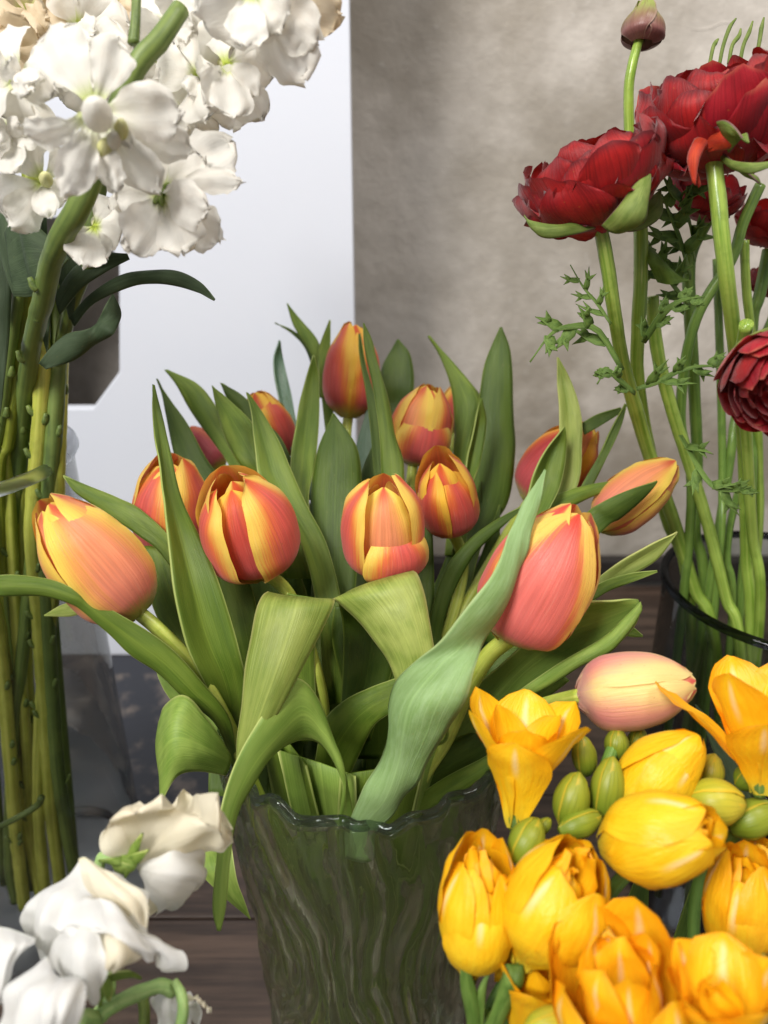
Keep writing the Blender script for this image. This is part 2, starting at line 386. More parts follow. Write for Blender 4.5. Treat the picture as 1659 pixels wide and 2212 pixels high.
# wall as a finely dented sheet with real thickness
nx, nzz = 60, 50; V = []
for j in range(nzz):
    for i in range(nx):
        x = -1.6+3.2*i/(nx-1); z = -.8+2.2*j/(nzz-1); V.append((x, WY+.004*noise.noise(Vector((x*5, 0, z*5))), z))
wl = mk('wall', V, gridfaces(nzz, nx), M_CON, None, None, .05); wl['kind'] = 'structure'; wl.modifiers[0].offset = -1
# the small ledge and hairline crack in the plaster
sk = box('skirting', -1.3, 1.3, WY-.022, WY-.005, TZ-.002, TZ+.028, M_SKIRT, None, .002, 'structure')
c = np.array([onY(x, y, WY-.001) for x, y in [(1448, 30), (1470, 52), (1500, 64), (1530, 62), (1560, 50), (1585, 52)]])
cr_ = tube('plaster_ridge', c, [.0004, .001, .0014, .0014, .001, .0004], M_CON, wl, px=False, k=6)
cv = [onY(x, y, WY-.008) for x, y in [(1200, 225), (1330, 235), (1330, 300), (1205, 300)]]

# leaning white board with an angular opening
BY = .655
def board():
    t = thing('white_board', 'tall white board with an angular cut-out leaning on the concrete wall behind the flowers', 'board', (-.3, BY, TZ))
    bm = bmesh.new()
    xr = onY(765, 600, BY)[0]; top = .75; xl = -1.0
    outer = [(xl, TZ+.006), (xr, TZ+.006), (xr, top), (xl, top)]
    hp = [(262, 560), (262, 800), (205, 878), (-40, 878), (-110, 800), (-110, 560), (-40, 470), (200, 470)]
    hole = [(onY(x, y, BY)[0], onY(x, y, BY)[2]) for x, y in hp]
    es = []
    for loop in (outer, hole):
        vs = [bm.verts.new((x+.3, 0, z-TZ)) for x, z in loop]
        for a, b2 in zip(vs, vs[1:]+vs[:1]): es.append(bm.edges.new((a, b2)))
    bmesh.ops.triangle_fill(bm, edges=es, use_beauty=True)
    me = bpy.data.meshes.new('panel'); bm.to_mesh(me); bm.free(); me.materials.append(M_BOARD)
    o = bpy.data.objects.new('panel', me); COL.objects.link(o); o.parent = t
    m = o.modifiers.new('s', 'SOLIDIFY'); m.thickness = .012; m.offset = 0
    m = o.modifiers.new('b', 'BEVEL'); m.width = .0012; m.segments = 2
board()
x1 = onZ(520, 1600, TZ+.012)[0]
sl = box('stone_slab', -.75, .02, .432, .64, TZ+.001, TZ+.012, M_SLAB, None, .001)
sl['label'] = 'dark mottled stone slab lying on the table in front of the white board'; sl['category'] = 'slab'

# ------------------------------------------------------------------ glass vases
def glass_mat(name, solidity=.75, tint=(.90, .95, .92), rough=.0):
    b = NB(name); g = b.N.new('ShaderNodeBsdfGlass'); g.inputs['IOR'].default_value = 1.47; g.inputs['Roughness'].default_value = rough
    if name == 'ripple_glass':
        mp = b.N.new('ShaderNodeMapping'); mp.inputs[3].default_value = (130, 130, 34); b.L.new(b.obj(), mp.inputs[0]); bp = b.N.new('ShaderNodeBump'); bp.inputs['Strength'].default_value = .55; bp.inputs['Distance'].default_value = .0016
        b.L.new(b.noise(mp.outputs[0], 1, 2), bp.inputs['Height']); b.L.new(bp.outputs[0], g.inputs['Normal'])
    g.inputs[0].default_value = (*tint, 1)
    t = b.N.new('ShaderNodeBsdfTransparent'); t.inputs[0].default_value = (*tint, 1); m = b.N.new('ShaderNodeMixShader'); m.inputs[0].default_value = solidity
    o = b.N.new('ShaderNodeOutputMaterial'); b.L.new(t.outputs[0], m.inputs[1]); b.L.new(g.outputs[0], m.inputs[2]); b.L.new(m.outputs[0], o.inputs[0]); return b.m
def thin_mat(name, tint=(.86, .90, .88), refl=.10):
    b = NB(name); lw = b.N.new('ShaderNodeFresnel'); lw.inputs[0].default_value = 1.5
    gl = b.N.new('ShaderNodeBsdfGlossy'); gl.inputs['Roughness'].default_value = .03
    bp = b.N.new('ShaderNodeBump'); bp.inputs['Strength'].default_value = .15; bp.inputs['Distance'].default_value = .002; b.L.new(b.noise(b.obj(), 60, 2), bp.inputs['Height']); b.L.new(bp.outputs[0], gl.inputs['Normal'])
    t = b.N.new('ShaderNodeBsdfTransparent'); t.inputs[0].default_value = (*tint, 1); m = b.N.new('ShaderNodeMixShader')
    o = b.N.new('ShaderNodeOutputMaterial'); b.L.new(b.math('ADD', b.math('MULTIPLY', lw.outputs[0], .75), refl*.3), m.inputs[0]); b.L.new(t.outputs[0], m.inputs[1]); b.L.new(gl.outputs[0], m.inputs[2]); b.L.new(m.outputs[0], o.inputs[0]); return b.m
GLASS = glass_mat('ripple_glass', .72, (.93, .955, .89))
THIN = thin_mat('clear_glass', (.93, .95, .94), .06); THING = thin_mat('smoky_glass', (.60, .64, .64), .2)
RIM = glass_mat('rim_glass', .7, (.74, .79, .79))

VC = np.array([-.009, .286]); VR = .0684; RZ = -.2385
def ripple(a, z):
    "flowing vertical ripples moulded in the glass"
    t = (z-TZ)/(RZ-TZ)
    w = 3.0*noise.noise(Vector((math.cos(a)*1.6, math.sin(a)*1.6, t*2.6)))
    s = math.sin(25*a+w*3.0+1.3*math.sin(t*9+a*3))
    return .0021*s*(.5+.8*abs(noise.noise(Vector((math.cos(a)*4, math.sin(a)*4, t*5)))))+.0014*noise.noise(Vector((math.cos(a)*9, math.sin(a)*9, t*11)))
vz = thing('rippled_vase', 'short wide glass vase with flowing vertical ripples holding the red and yellow tulips', 'vase', (VC[0], VC[1], TZ+.0006))
nzv, kv = 90, 220; prof = []
def vrad(t): return .054+(.0684-.054)*t**1.3
for j in range(nzv): t = j/(nzv-1); prof.append((vrad(t), TZ+.0006+t*(RZ-TZ-.0006)))
V1 = lathe(prof, VC, kv, ripple)
inn = [(r-.0042, max(z, TZ+.012)) for r, z in prof]
V2 = lathe(inn, VC, kv, lambda a, z: .45*ripple(a+.12, z))
fc = gridfaces(nzv, kv, True)
n0 = len(V1); fc2 = [tuple(i+n0 for i in q)[::-1] for q in fc]
top = [((nzv-1)*kv+i, (nzv-1)*kv+(i+1) % kv, n0+(nzv-1)*kv+(i+1) % kv, n0+(nzv-1)*kv+i) for i in range(kv)]
# the rim itself is wavy in height too
def wav(v, k0):
    v = [list(q) for q in v]
    for j in range(nzv):
        f = max(0, (j/(nzv-1)-.8)/.2)**2
        for i in range(kv):
            a = 2*math.pi*i/kv; v[j*kv+i][2] += f*(.0016*math.sin(11*a+2*math.sin(3*a))+.0008*math.sin(23*a))
    return v
mk('glass_body', wav(V1, 0)+wav(V2, 0), fc+fc2+top+[tuple(range(kv))[::-1], tuple(n0+i for i in range(kv))], GLASS, vz)
rimp = []
for i in range(kv+1):
    a = 2*math.pi*i/kv; z = RZ+.0016*math.sin(11*a+2*math.sin(3*a))+.0008*math.sin(23*a); r = VR-.002+.75*ripple(a, RZ)
    rimp.append((VC[0]+r*math.cos(a), VC[1]+r*math.sin(a), z+.0016))
tube('rim', rimp, .0022, RIM, vz, n=kv+1, k=8, px=False, cap=False)

def plain_vase(name, label, c, R0, R1, ztop, mat, rimmat, rr=.0016):
    t = thing(name, label, 'vase', (c[0], c[1], TZ+.0006)); pr = []
    for j in range(30): s = j/29; pr.append((R0+(R1-R0)*s, TZ+.0006+s*(ztop-TZ)))
    mk('glass_body', lathe(pr, c, 72), gridfaces(30, 72, True)+[tuple(range(72))[::-1]], mat, t)
    ring = [(c[0]+R1*math.cos(2*math.pi*i/72), c[1]+R1*math.sin(2*math.pi*i/72), ztop) for i in range(73)]
    tube('rim', ring, rr, rimmat, t, n=73, k=8, px=False, cap=False)
    b = [(r*.94, z) for r, z in [(R0, TZ+.001), (R0, TZ+.012)]]
    mk('base', lathe(b, c, 48), gridfaces(2, 48, True)+[tuple(range(48))[::-1], tuple(range(48, 96))], rimmat, t)
    return t
LV = np.array([-.2315, .372]); LR = .066; LZ = -.1426
plain_vase('tall_vase', 'tall clear cylinder vase at the left holding the white stock stems', LV, LR, LR, LZ, THIN, glass_mat('tall_rim', .85, (.97, .98, 1), .3), .0034)
RV = np.array([.2378, .389]); RR = .070; RVZ = -.2305
plain_vase('smoky_vase', 'smoky grey glass vase at the right holding the red ranunculus', RV, RR*.92, RR, RVZ, THING, glass_mat('smoky_rim', .8, (.30, .31, .33)), .0026)

# ------------------------------------------------------------------ flower heads
PROF = [(0, .16), (.05, .42), (.13, .72), (.25, .93), (.42, 1.0), (.6, .97), (.78, .80), (.9, .54), (1, .26)]
WID = [(0, .30), (.12, .70), (.3, 1.0), (.5, 1.06), (.7, .93), (.84, .68), (.93, .42), (.98, .18), (1, .05)]
def frame(base, tip):
    a = nrm(tip-base); c = -(base+tip)/2; e1 = nrm(c-a*np.dot(c, a)); return a, e1, np.cross(a, e1)
def petal(parent, base, tip, R, phi, rs=1, ls=1, ws=1, op=0, mat=None, prof=PROF, wid=WID, rc=0, curl=0, imb=.05, ruf=.035, nv=20, nu=13, solid=0, name='petal', label=None, hpow=1.1, seed=None, wr=.022):
    a, e1, e2 = frame(base, tip); L = np.linalg.norm(tip-base)*ls
    v = np.linspace(0, 1, nv); r = lut(prof, v)*R*rs+op*R*v**2; hw = np.maximum(lut(wid, v), .02)*R*ws
    seed = random.random()*40 if seed is None else seed
    G = np.zeros((nv, nu, 3)); ph = math.radians(phi)
    for j in range(nv):
        q = max(r[j], .6*R)*(1+rc)
        for i in range(nu):
            s = 2*i/(nu-1)-1; th = s*hw[j]/q
            rad = r[j]-q+q*math.cos(th)+curl*R*(abs(s)**3)*v[j]+imb*R*s*min(1, v[j]*4)*(1-.75*v[j]); lat = q*math.sin(th)
            x = rad*math.cos(ph)-lat*math.sin(ph); y = rad*math.sin(ph)+lat*math.cos(ph)
            G[j, i] = base+a*(L*(v[j]**hpow)+R*.03*s*s*0)+e1*x+e2*y
    G = wrinkle(G, wr*R, 1.6/R, seed, 1, 2.2/R, ruf*R)
    return mk(name, G.reshape(-1, 3), gridfaces(nv, nu), mat, parent, griduv(nv, nu), solid, label)
def px(p): return P(*p)
def pr_(R, d): return R/F*d

CLOSED = [(-8, 1, 1, 1, 0), (112, 1, 1, 1, 0), (232, 1, 1, 1, 0), (52, .92, .99, .95, 0), (172, .92, .99, .95, 0), (292, .92, .99, .95, 0)]
def into_vase(pt, c=VC, r=.03, zr=RZ, zb=TZ+.014):
    "points that carry a stem on from pt through the mouth of a vase to its foot"
    v = pt[:2]-c; n = np.linalg.norm(v); v = v/max(n, 1e-6); zr = min(zr, pt[2]-.04); r = min(.048, n*.82)
    m = c+v*r; f = c-v*r*random.uniform(.3, 1.1)+np.array([random.uniform(-.008, .008), random.uniform(-.008, .008)])
    return [np.array([m[0], m[1], zr]), np.array([(m[0]+f[0])/2, (m[1]+f[1])/2, (zr+zb)/2]), np.array([f[0], f[1], zb])]
def tulip(label, base, tip, R, petals=None, mat=TUL, stem=(), srad=.0030, sm=None, rm=None, fast=False, inner=None):
    b, t = px(base), px(tip); r = pr_(R, (base[2]+tip[2])/2)
    pts = [b+(t-b)*.03, b]+[px(q) for q in stem]
    pts += into_vase(pts[-1], r=.034)
    T = thing('tulip', label, 'tulip', pts[-1], 'tulips in the rippled glass vase')
    tube('stem', pts, [srad*1.1]+[srad]*(len(pts)-2)+[srad*1.1], TSTEM if sm is None else sm, T, px=False, k=12)
    for q in (petals or CLOSED):
        kw = dict(q[5]) if len(q) > 5 else {}
        m_ = kw.pop('mat', mat)
        petal(T, b, t, r, *q[:5], mat=m_, nv=26, nu=17, **kw)
    return T

# ------------------------------------------------------------------ tulips
T1 = tulip('large peach and yellow tulip at the far left, tilted left over a drooping leaf', (303, 1326, .315), (100, 1092, .300), 98,
  [(14, 1.03, 1.0, .98, 0), (134, 1, 1.04, 1, .0), (-106, 1, 1.0, 1, 0), (-48, .93, .99, .9, 0), (74, .93, 1.05, 1, .0), (190, .92, 1.06, 1, 0)], TULP,
  [(345, 1362, .315), (420, 1440, .318), (490, 1560, .322), (540, 1680, .33)])
T2 = tulip('pink tulip with yellow upper edges half hidden behind the tall front-left blade', (365, 1192, .385), (372, 985, .365), 82,
  [(-50, 1, .92, 1, 0), (60, 1, 1.0, 1, .05), (170, 1, 1, 1, 0), (5, .9, .95, .9, 0), (120, .9, .98, .9, 0), (235, .92, 1.03, .9, .05)], TUL,
  [(400, 1290, .385), (520, 1500, .37)])
T3 = tulip('tulip at centre left with a deep gap between its two front petals', (568, 1236, .345), (492, 1020, .318), 106,
  [(52, 1.02, .95, 1.0, .04, {'curl': .06, 'imb': -.06}), (-76, 1.0, .90, .84, .03, {'curl': .05, 'imb': .04}), (190, 1, 1.02, 1.0, .02), (-14, .82, .88, .95, 0, {'mat': TULD}), (110, .9, .95, .9, 0), (235, .9, .97, .95, 0), (20, .35, .93, .6, 0)], TUL,
  [(612, 1268, .350), (645, 1330, .352), (690, 1480, .352)])
T4 = tulip('tulip in the middle with curled open petals facing the viewer', (828, 1237, .345), (828, 1030, .322), 92,
  [(-66, 1, 1.0, .74, .06, {'curl': .05}), (30, 1.06, .60, .98, .04, {'curl': .06, 'ruf': .03}), (94, .98, 1.02, .72, .02, {'curl': -.08}), (2, .84, .93, .85, -.05, {'mat': TULP}), (-115, .9, .9, .9, 0), (175, .9, .98, .9, .05), (120, .75, .93, .8, .0)], TUL,
  [(820, 1300, .352), (812, 1450, .355)])
T5 = tulip('small round tulip touching the right side of the middle one', (978, 1148, .385), (948, 980, .358), 66,
  [(30, 1, .82, 1.05, 0), (-50, 1, .85, .85, .02), (110, 1, .95, .95, .05), (190, 1, 1.05, 1.05, .0), (-105, .95, .9, .9, 0), (-10, .7, .92, .8, 0)], TULD,
  [(1000, 1230, .39), (960, 1400, .38)])
T6 = tulip('tallest tulip standing at the back against the edge of the white board', (752, 903, .455), (768, 700, .45), 62,
  [(-52, 1, 1, .98, 0), (58, 1, .96, .98, 0), (178, 1, 1, 1, 0), (3, .92, .98, .95, 0), (240, .92, 1.03, 1, 0), (118, .92, .98, 1, 0)], TULD,
  [(748, 960, .45), (755, 1150, .42)])
T7 = tulip('tulip at the back with a broad yellow face above the small round one', (892, 1003, .435), (934, 832, .422), 68,
  [(18, 1.03, .78, 1.0, 0), (-100, 1, 1.0, 1, 0), (138, 1, .98, 1, 0), (78, .93, 1, 1, 0), (200, .93, 1, .95, 0), (-42, .92, .98, 1.0, 0, {'mat': TULP}), (10, .8, .95, .9, 0, {'mat': TULP})], TUL,
  [(885, 1060, .43), (860, 1250, .40)])
T8 = tulip('orange tulip almost wholly hidden behind a tall green blade at the back', (985, 935, .49), (1000, 822, .485), 42, None, TULD, [(960, 1000, .48), (900, 1200, .42)])
T9 = tulip('orange tulip at the back left leaning left between narrow leaves', (612, 995, .455), (553, 846, .445), 50,
  [(40, 1, .96, 1, 0), (-80, 1, 1.0, 1, 0), (160, 1, 1, 1, 0), (100, .92, 1, 1, 0), (-140, .92, 1, 1, 0), (-20, .92, 1, 1, 0)], TULD, [(630, 1060, .45), (700, 1250, .41)])
T10 = tulip('dusky pink tulip bud peeping out behind leaves at the upper left', (480, 1010, .475), (408, 925, .475), 34, None, tulip_mat('tulip_petal_dusky', (.36, .05, .07), (.5, .12, .05), (.4, .08, .03), .95), [(520, 1080, .46), (640, 1280, .42)])
T11 = tulip('deep red tulip behind leaves at the right of the bunch, tilted right', (1142, 1085, .43), (1275, 920, .415), 74,
  [(-40, 1.02, .95, 1.0, 0), (80, 1, 1, .9, 0), (200, 1, 1, 1, 0), (20, .92, 1, .9, 0, {'mat': TULP}), (-100, .92, .95, 1, 0), (140, .92, 1, 1, 0)],
  tulip_mat('tulip_petal_red', (.36, .028, .032), (.88, .42, .03), (.6, .10, .015), .72), [(1080, 1180, .41), (960, 1400, .38)])
T12 = tulip('slim yellow and orange tulip at the far right crossed by a green leaf', (1288, 1138, .39), (1462, 1000, .38), 60,
  [(-22, 1.03, 1, .98, 0), (98, 1, .96, .95, 0), (218, 1, 1, 1, 0), (38, .94, .98, .95, 0), (158, .92, 1, 1, 0), (-82, .92, .98, .95, 0)], TULP, [(1230, 1180, .385), (1080, 1330, .37), (960, 1480, .36)])
T13 = tulip('large pink tulip with yellow edges at the right, seen behind a pale twisted leaf', (1098, 1380, .31), (1252, 1102, .290), 116,
  [(6, 1.03, 1.0, .98, 0), (-100, 1, .97, 1, 0), (130, 1, 1, 1, 0), (66, .93, .97, 1.0, 0), (-150, .9, 1, 1, 0), (-56, .86, 1.02, .9, 0)], TULR,
  [(1052, 1420, .315), (1005, 1500, .322), (960, 1600, .33), (900, 1700, .335)], .0036)
T14 = tulip('pale pink and cream tulip lying low at the right above the yellow freesias', (1246, 1504, .292), (1498, 1474, .286), 82,
  [(48, 1.02, 1, .98, 0), (-62, 1.02, 1, .98, 0), (170, 1, 1, 1, 0), (-6, .93, 1.0, 1, 0), (110, .92, 1, 1, 0), (-120, .92, 1, 1, 0)], TULK,
  [(1180, 1520, .31), (1090, 1550, .33), (1000, 1600, .345), (930, 1680, .355)], .0028)

# ------------------------------------------------------------------ tulip leaves (a two-edged blade each, belonging to its tulip)
leaf(T2, [(330, 830, 333, 832, .352), (331, 913, 352, 905, .350, .002, -.10), (348, 1038, 390, 1068, .335, .004, -.18), (361, 1142, 432, 1160, .322, .005, -.22), (374, 1272, 478, 1272, .315, .006, -.22), (403, 1393, 519, 1409, .315, .006, -.2), (452, 1500, 534, 1490, .322, .004, -.15), (492, 1600, 530, 1610, .332, 0, -.1), (520, 1700, 560, 1700, .34, 0, 0)], LEAF, 46, 11, fold=1)
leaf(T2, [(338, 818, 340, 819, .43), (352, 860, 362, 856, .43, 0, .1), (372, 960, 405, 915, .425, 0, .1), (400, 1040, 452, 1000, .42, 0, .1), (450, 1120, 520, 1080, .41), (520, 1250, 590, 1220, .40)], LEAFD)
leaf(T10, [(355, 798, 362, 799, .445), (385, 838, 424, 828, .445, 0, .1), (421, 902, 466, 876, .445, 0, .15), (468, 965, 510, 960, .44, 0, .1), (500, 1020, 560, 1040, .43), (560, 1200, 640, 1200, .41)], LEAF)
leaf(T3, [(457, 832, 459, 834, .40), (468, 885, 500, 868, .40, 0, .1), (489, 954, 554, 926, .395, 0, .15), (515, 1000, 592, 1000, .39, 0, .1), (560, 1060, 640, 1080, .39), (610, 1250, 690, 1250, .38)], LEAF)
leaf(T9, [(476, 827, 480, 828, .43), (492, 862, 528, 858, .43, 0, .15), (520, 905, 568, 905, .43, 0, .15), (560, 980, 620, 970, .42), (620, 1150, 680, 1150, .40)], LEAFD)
leaf(T3, [(532, 848, 536, 848, .385), (544, 902, 566, 890, .385, .002, -.1), (552, 975, 604, 955, .38, .004, -.18), (564, 1038, 628, 1012, .375, .004, -.2), (600, 1085, 662, 1090, .372, .004, -.2), (640, 1150, 704, 1172, .368, .003, -.15), (668, 1230, 730, 1262, .365, 0, -.1), (690, 1360, 745, 1360, .36), (700, 1520, 750, 1520, .36)], LEAF, 44, fold=1)
leaf(T9, [(676, 767, 679, 768, .42), (657, 829, 689, 822, .42, .002, -.15), (638, 925, 689, 913, .41, .003, -.2), (627, 1010, 681, 1000, .40, .002, -.15), (638, 1090, 668, 1095, .39, 0, -.1), (665, 1250, 705, 1250, .38)], LEAF, fold=1)
leaf(T6, [(602, 735, 605, 735, .46), (592, 780, 611, 772, .46, .004, -.2), (603, 860, 629, 850, .455, .004, -.2), (620, 930, 644, 925, .45), (650, 1080, 690, 1080, .43)], leaf_mat('blue_sheen_leaf', (.06, .14, .05), (.16, .28, .20), (.3, .45, .35), .28, None, .15, .8), nu=7)  # bluish highlight is put into this leaf's base colour
leaf(T6, [(619, 655, 622, 656, .475), (634, 702, 656, 700, .475, 0, .15), (662, 750, 688, 738, .47, 0, .1), (688, 815, 705, 800, .465), (705, 950, 730, 950, .45)], LEAF)
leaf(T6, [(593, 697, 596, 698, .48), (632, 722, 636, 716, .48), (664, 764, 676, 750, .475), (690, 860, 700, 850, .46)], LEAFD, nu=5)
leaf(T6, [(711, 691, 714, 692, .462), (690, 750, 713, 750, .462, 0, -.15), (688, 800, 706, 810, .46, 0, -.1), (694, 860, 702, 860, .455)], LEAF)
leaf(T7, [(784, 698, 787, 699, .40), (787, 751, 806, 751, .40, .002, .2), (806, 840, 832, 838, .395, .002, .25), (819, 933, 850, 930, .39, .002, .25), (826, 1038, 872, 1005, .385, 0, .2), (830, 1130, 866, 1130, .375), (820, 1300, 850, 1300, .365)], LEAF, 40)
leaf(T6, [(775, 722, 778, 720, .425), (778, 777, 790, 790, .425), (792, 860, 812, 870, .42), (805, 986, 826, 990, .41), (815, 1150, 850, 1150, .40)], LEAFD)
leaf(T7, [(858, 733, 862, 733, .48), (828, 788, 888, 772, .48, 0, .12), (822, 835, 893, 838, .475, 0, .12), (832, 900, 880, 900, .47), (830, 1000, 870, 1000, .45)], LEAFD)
leaf(T8, [(924, 726, 928, 725, .46), (950, 770, 964, 767, .46, 0, .12), (975, 840, 1012, 822, .455, 0, .15), (982, 913, 1041, 868, .45, 0, .15), (980, 965, 1020, 938, .445, 0, .1), (975, 1050, 1008, 1010, .44), (960, 1200, 1000, 1200, .42)], LEAF, 40)
leaf(T8, [(1080, 707, 1084, 707, .445), (1051, 775, 1103, 762, .445, 0, .10), (1036, 850, 1109, 881, .44, 0, .12), (1022, 970, 1112, 986, .435, 0, .12), (1012, 1090, 1096, 1088, .42, 0, .1), (990, 1200, 1040, 1180, .405), (940, 1400, 990, 1400, .38)], LEAFD, 40)
leaf(T5, [(1038, 860, 1042, 861, .41), (1022, 935, 1051, 913, .41, .003, -.2), (1006, 1010, 1038, 998, .405, .003, -.25), (996, 1080, 1018, 1064, .40, 0, -.1), (975, 1200, 1005, 1200, .39)], LEAF, nu=9, fold=1)
leaf(T4, [(719, 894, 722, 894, .405), (687, 975, 770, 965, .40, 0, .12), (671, 1074, 782, 1050, .395, 0, .12), (672, 1180, 775, 1180, .385, 0, .1), (690, 1320, 765, 1320, .375), (710, 1480, 760, 1480, .37)], LEAFD, 40)
leaf(T4, [(810, 952, 813, 953, .42), (785, 1010, 845, 1005, .415, 0, .12), (760, 1100, 850, 1100, .41, 0, .12), (750, 1220, 830, 1220, .40), (760, 1400, 820, 1400, .38)], LEAFD)
leaf(T6, [(796, 871, 799, 872, .45), (767, 975, 815, 945, .445), (770, 1010, 812, 1000, .44), (780, 1150, 810, 1150, .42)], leaf_mat('grey_leaf', (.09, .16, .10), (.16, .24, .17), (.2, .3, .2), .4))
leaf(T5, [(1130, 1092, 1132, 1096, .37), (1075, 1122, 1082, 1140, .372, 0, .2), (1015, 1165, 1030, 1190, .375, 0, .2), (965, 1225, 990, 1255, .375, 0, .2), (935, 1310, 962, 1330, .372, 0, .15), (920, 1400, 950, 1410, .37), (900, 1550, 940, 1550, .36)], LEAFD, 36)
# right-hand side
leaf(T11, [(1203, 772, 1206, 772, .395), (1204, 828, 1233, 821, .395, 0, -.15), (1208, 900, 1254, 887, .39, 0, -.2), (1210, 965, 1257, 952, .385, 0, -.2), (1205, 1035, 1249, 1045, .385, 0, -.1), (1160, 1120, 1195, 1140, .38), (1040, 1300, 1080, 1320, .37)], LEAFY, 36, fold=1)
leaf(T11, [(1218, 922, 1221, 922, .375), (1182, 965, 1224, 965, .375, .003, -.25), (1155, 1016, 1217, 1024, .372, .003, -.25), (1135, 1080, 1198, 1078, .37, 0, -.2), (1090, 1170, 1150, 1170, .365), (1000, 1350, 1050, 1360, .36)], LEAF, fold=1)
R3L = leaf(T13, [(1177, 1013, 1181, 1016, .288), (1131, 1086, 1164, 1095, .285, 0, .15), (1104, 1149, 1143, 1160, .282, 0, .2), (1068, 1232, 1116, 1250, .280, .004, .22), (1020, 1298, 1080, 1325, .279, .007, .2), (962, 1372, 1044, 1392, .279, .004, .05), (888, 1438, 1026, 1442, .280, -.006, .12), (848, 1492, 1004, 1516, .283, -.010, .32), (838, 1570, 970, 1578, .287, -.009, .30), (822, 1635, 925, 1640, .291, -.005, .24), (785, 1705, 880, 1718, .297, 0, .2), (752, 1780, 820, 1785, .304, 0, .1), (750, 1850, 800, 1850, .312)], LEAFB, 80, 15, amp=.0011)
leaf(T12, [(1329, 1038, 1331, 1040, .385), (1276, 1047, 1298, 1064, .385, 0, .15), (1228, 1060, 1252, 1086, .382, 0, .15), (1180, 1085, 1205, 1115, .38), (1080, 1200, 1130, 1230, .375), (980, 1380, 1020, 1400, .37)], LEAF)
leaf(T12, [(1419, 1039, 1420, 1042, .362), (1356, 1059, 1388, 1078, .362, .002, .12), (1299, 1086, 1340, 1118, .362, .003, .15), (1262, 1112, 1306, 1140, .362, 0, .12), (1180, 1190, 1220, 1230, .36), (1040, 1380, 1080, 1400, .355)], LEAFD)
leaf(T12, [(1462, 1149, 1462, 1152, .36), (1397, 1180, 1419, 1209, .36, .002, -.15), (1339, 1215, 1362, 1244, .358, .002, -.15), (1278, 1260, 1300, 1285, .355), (1220, 1310, 1245, 1335, .35), (1080, 1450, 1110, 1480, .345)], LEAFY, fold=1)
leaf(T12, [(1419, 1232, 1420, 1236, .352), (1358, 1239, 1364, 1258, .352), (1290, 1262, 1302, 1284, .35), (1220, 1310, 1240, 1335, .345), (1100, 1450, 1130, 1470, .34)], LEAF)
leaf(T12, [(1388, 1372, 1388, 1376, .34), (1362, 1352, 1365, 1376, .34), (1320, 1340, 1325, 1372, .34), (1240, 1360, 1250, 1400, .34)], LEAF, nu=5)
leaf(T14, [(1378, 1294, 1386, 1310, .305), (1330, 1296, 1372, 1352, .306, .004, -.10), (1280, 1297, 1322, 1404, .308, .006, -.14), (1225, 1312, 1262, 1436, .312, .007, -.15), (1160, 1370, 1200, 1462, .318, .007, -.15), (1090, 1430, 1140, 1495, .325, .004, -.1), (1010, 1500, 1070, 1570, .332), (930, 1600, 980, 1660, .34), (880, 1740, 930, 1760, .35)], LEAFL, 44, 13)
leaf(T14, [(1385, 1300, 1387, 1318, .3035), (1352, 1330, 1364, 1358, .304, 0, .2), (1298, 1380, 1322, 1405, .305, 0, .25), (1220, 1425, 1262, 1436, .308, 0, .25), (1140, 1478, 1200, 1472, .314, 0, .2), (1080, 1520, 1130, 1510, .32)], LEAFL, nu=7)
# left-hand side
leaf(T1, [(-40, 1247, -40, 1286, .285), (30, 1243, 20, 1287, .288, 0, .2), (107, 1252, 98, 1289, .291, 0, .2), (165, 1276, 150, 1302, .293, 0, .2), (195, 1291, 180, 1320, .295, 0, .15), (254, 1325, 228, 1362, .298, 0, .15), (318, 1362, 282, 1412, .301, 0, .15), (378, 1408, 342, 1457, .304, 0, .15), (440, 1477, 405, 1516, .308, 0, .15), (493, 1545, 464, 1560, .314, 0, .15), (512, 1625, 490, 1615, .322), (540, 1720, 515, 1720, .33)], LEAF, 60, 11)
leaf(T1, [(95, 1329, 96, 1331, .33), (137, 1305, 150, 1332, .33), (180, 1300, 200, 1325, .33), (230, 1320, 250, 1360, .33)], LEAFY, nu=5)
leaf(T1, [(137, 1027, 138, 1030, .36), (198, 1052, 171, 1072, .36, 0, .15), (256, 1076, 244, 1118, .36, 0, .15), (303, 1100, 303, 1159, .358, 0, .1), (370, 1165, 350, 1200, .355), (440, 1280, 420, 1310, .35), (520, 1500, 500, 1500, .345)], LEAF, 36)
leaf(T1, [(300, 1180, 372, 1178, .365), (314, 1240, 400, 1240, .362, 0, .1), (330, 1310, 440, 1320, .358, 0, .1), (370, 1390, 480, 1390, .352), (440, 1500, 520, 1490, .345), (500, 1640, 540, 1640, .345)], LEAF, 30)
leaf(T3, [(440, 1150, 470, 1130, .352), (462, 1215, 512, 1200, .350, 0, .12), (480, 1290, 548, 1285, .348, 0, .12), (506, 1370, 566, 1390, .345, 0, .1), (524, 1460, 570, 1480, .345), (540, 1640, 570, 1650, .345)], LEAF, 30)
leaf(T3, [(520, 1200, 560, 1190, .375), (528, 1270, 600, 1260, .372), (545, 1360, 620, 1350, .368), (560, 1460, 630, 1450, .36), (570, 1640, 620, 1640, .355)], LEAFD)
leaf(T2, [(336, 1440, 350, 1430, .352), (345, 1470, 385, 1460, .35), (372, 1515, 430, 1510, .35), (430, 1580, 490, 1580, .35), (500, 1660, 540, 1660, .35)], LEAFL)
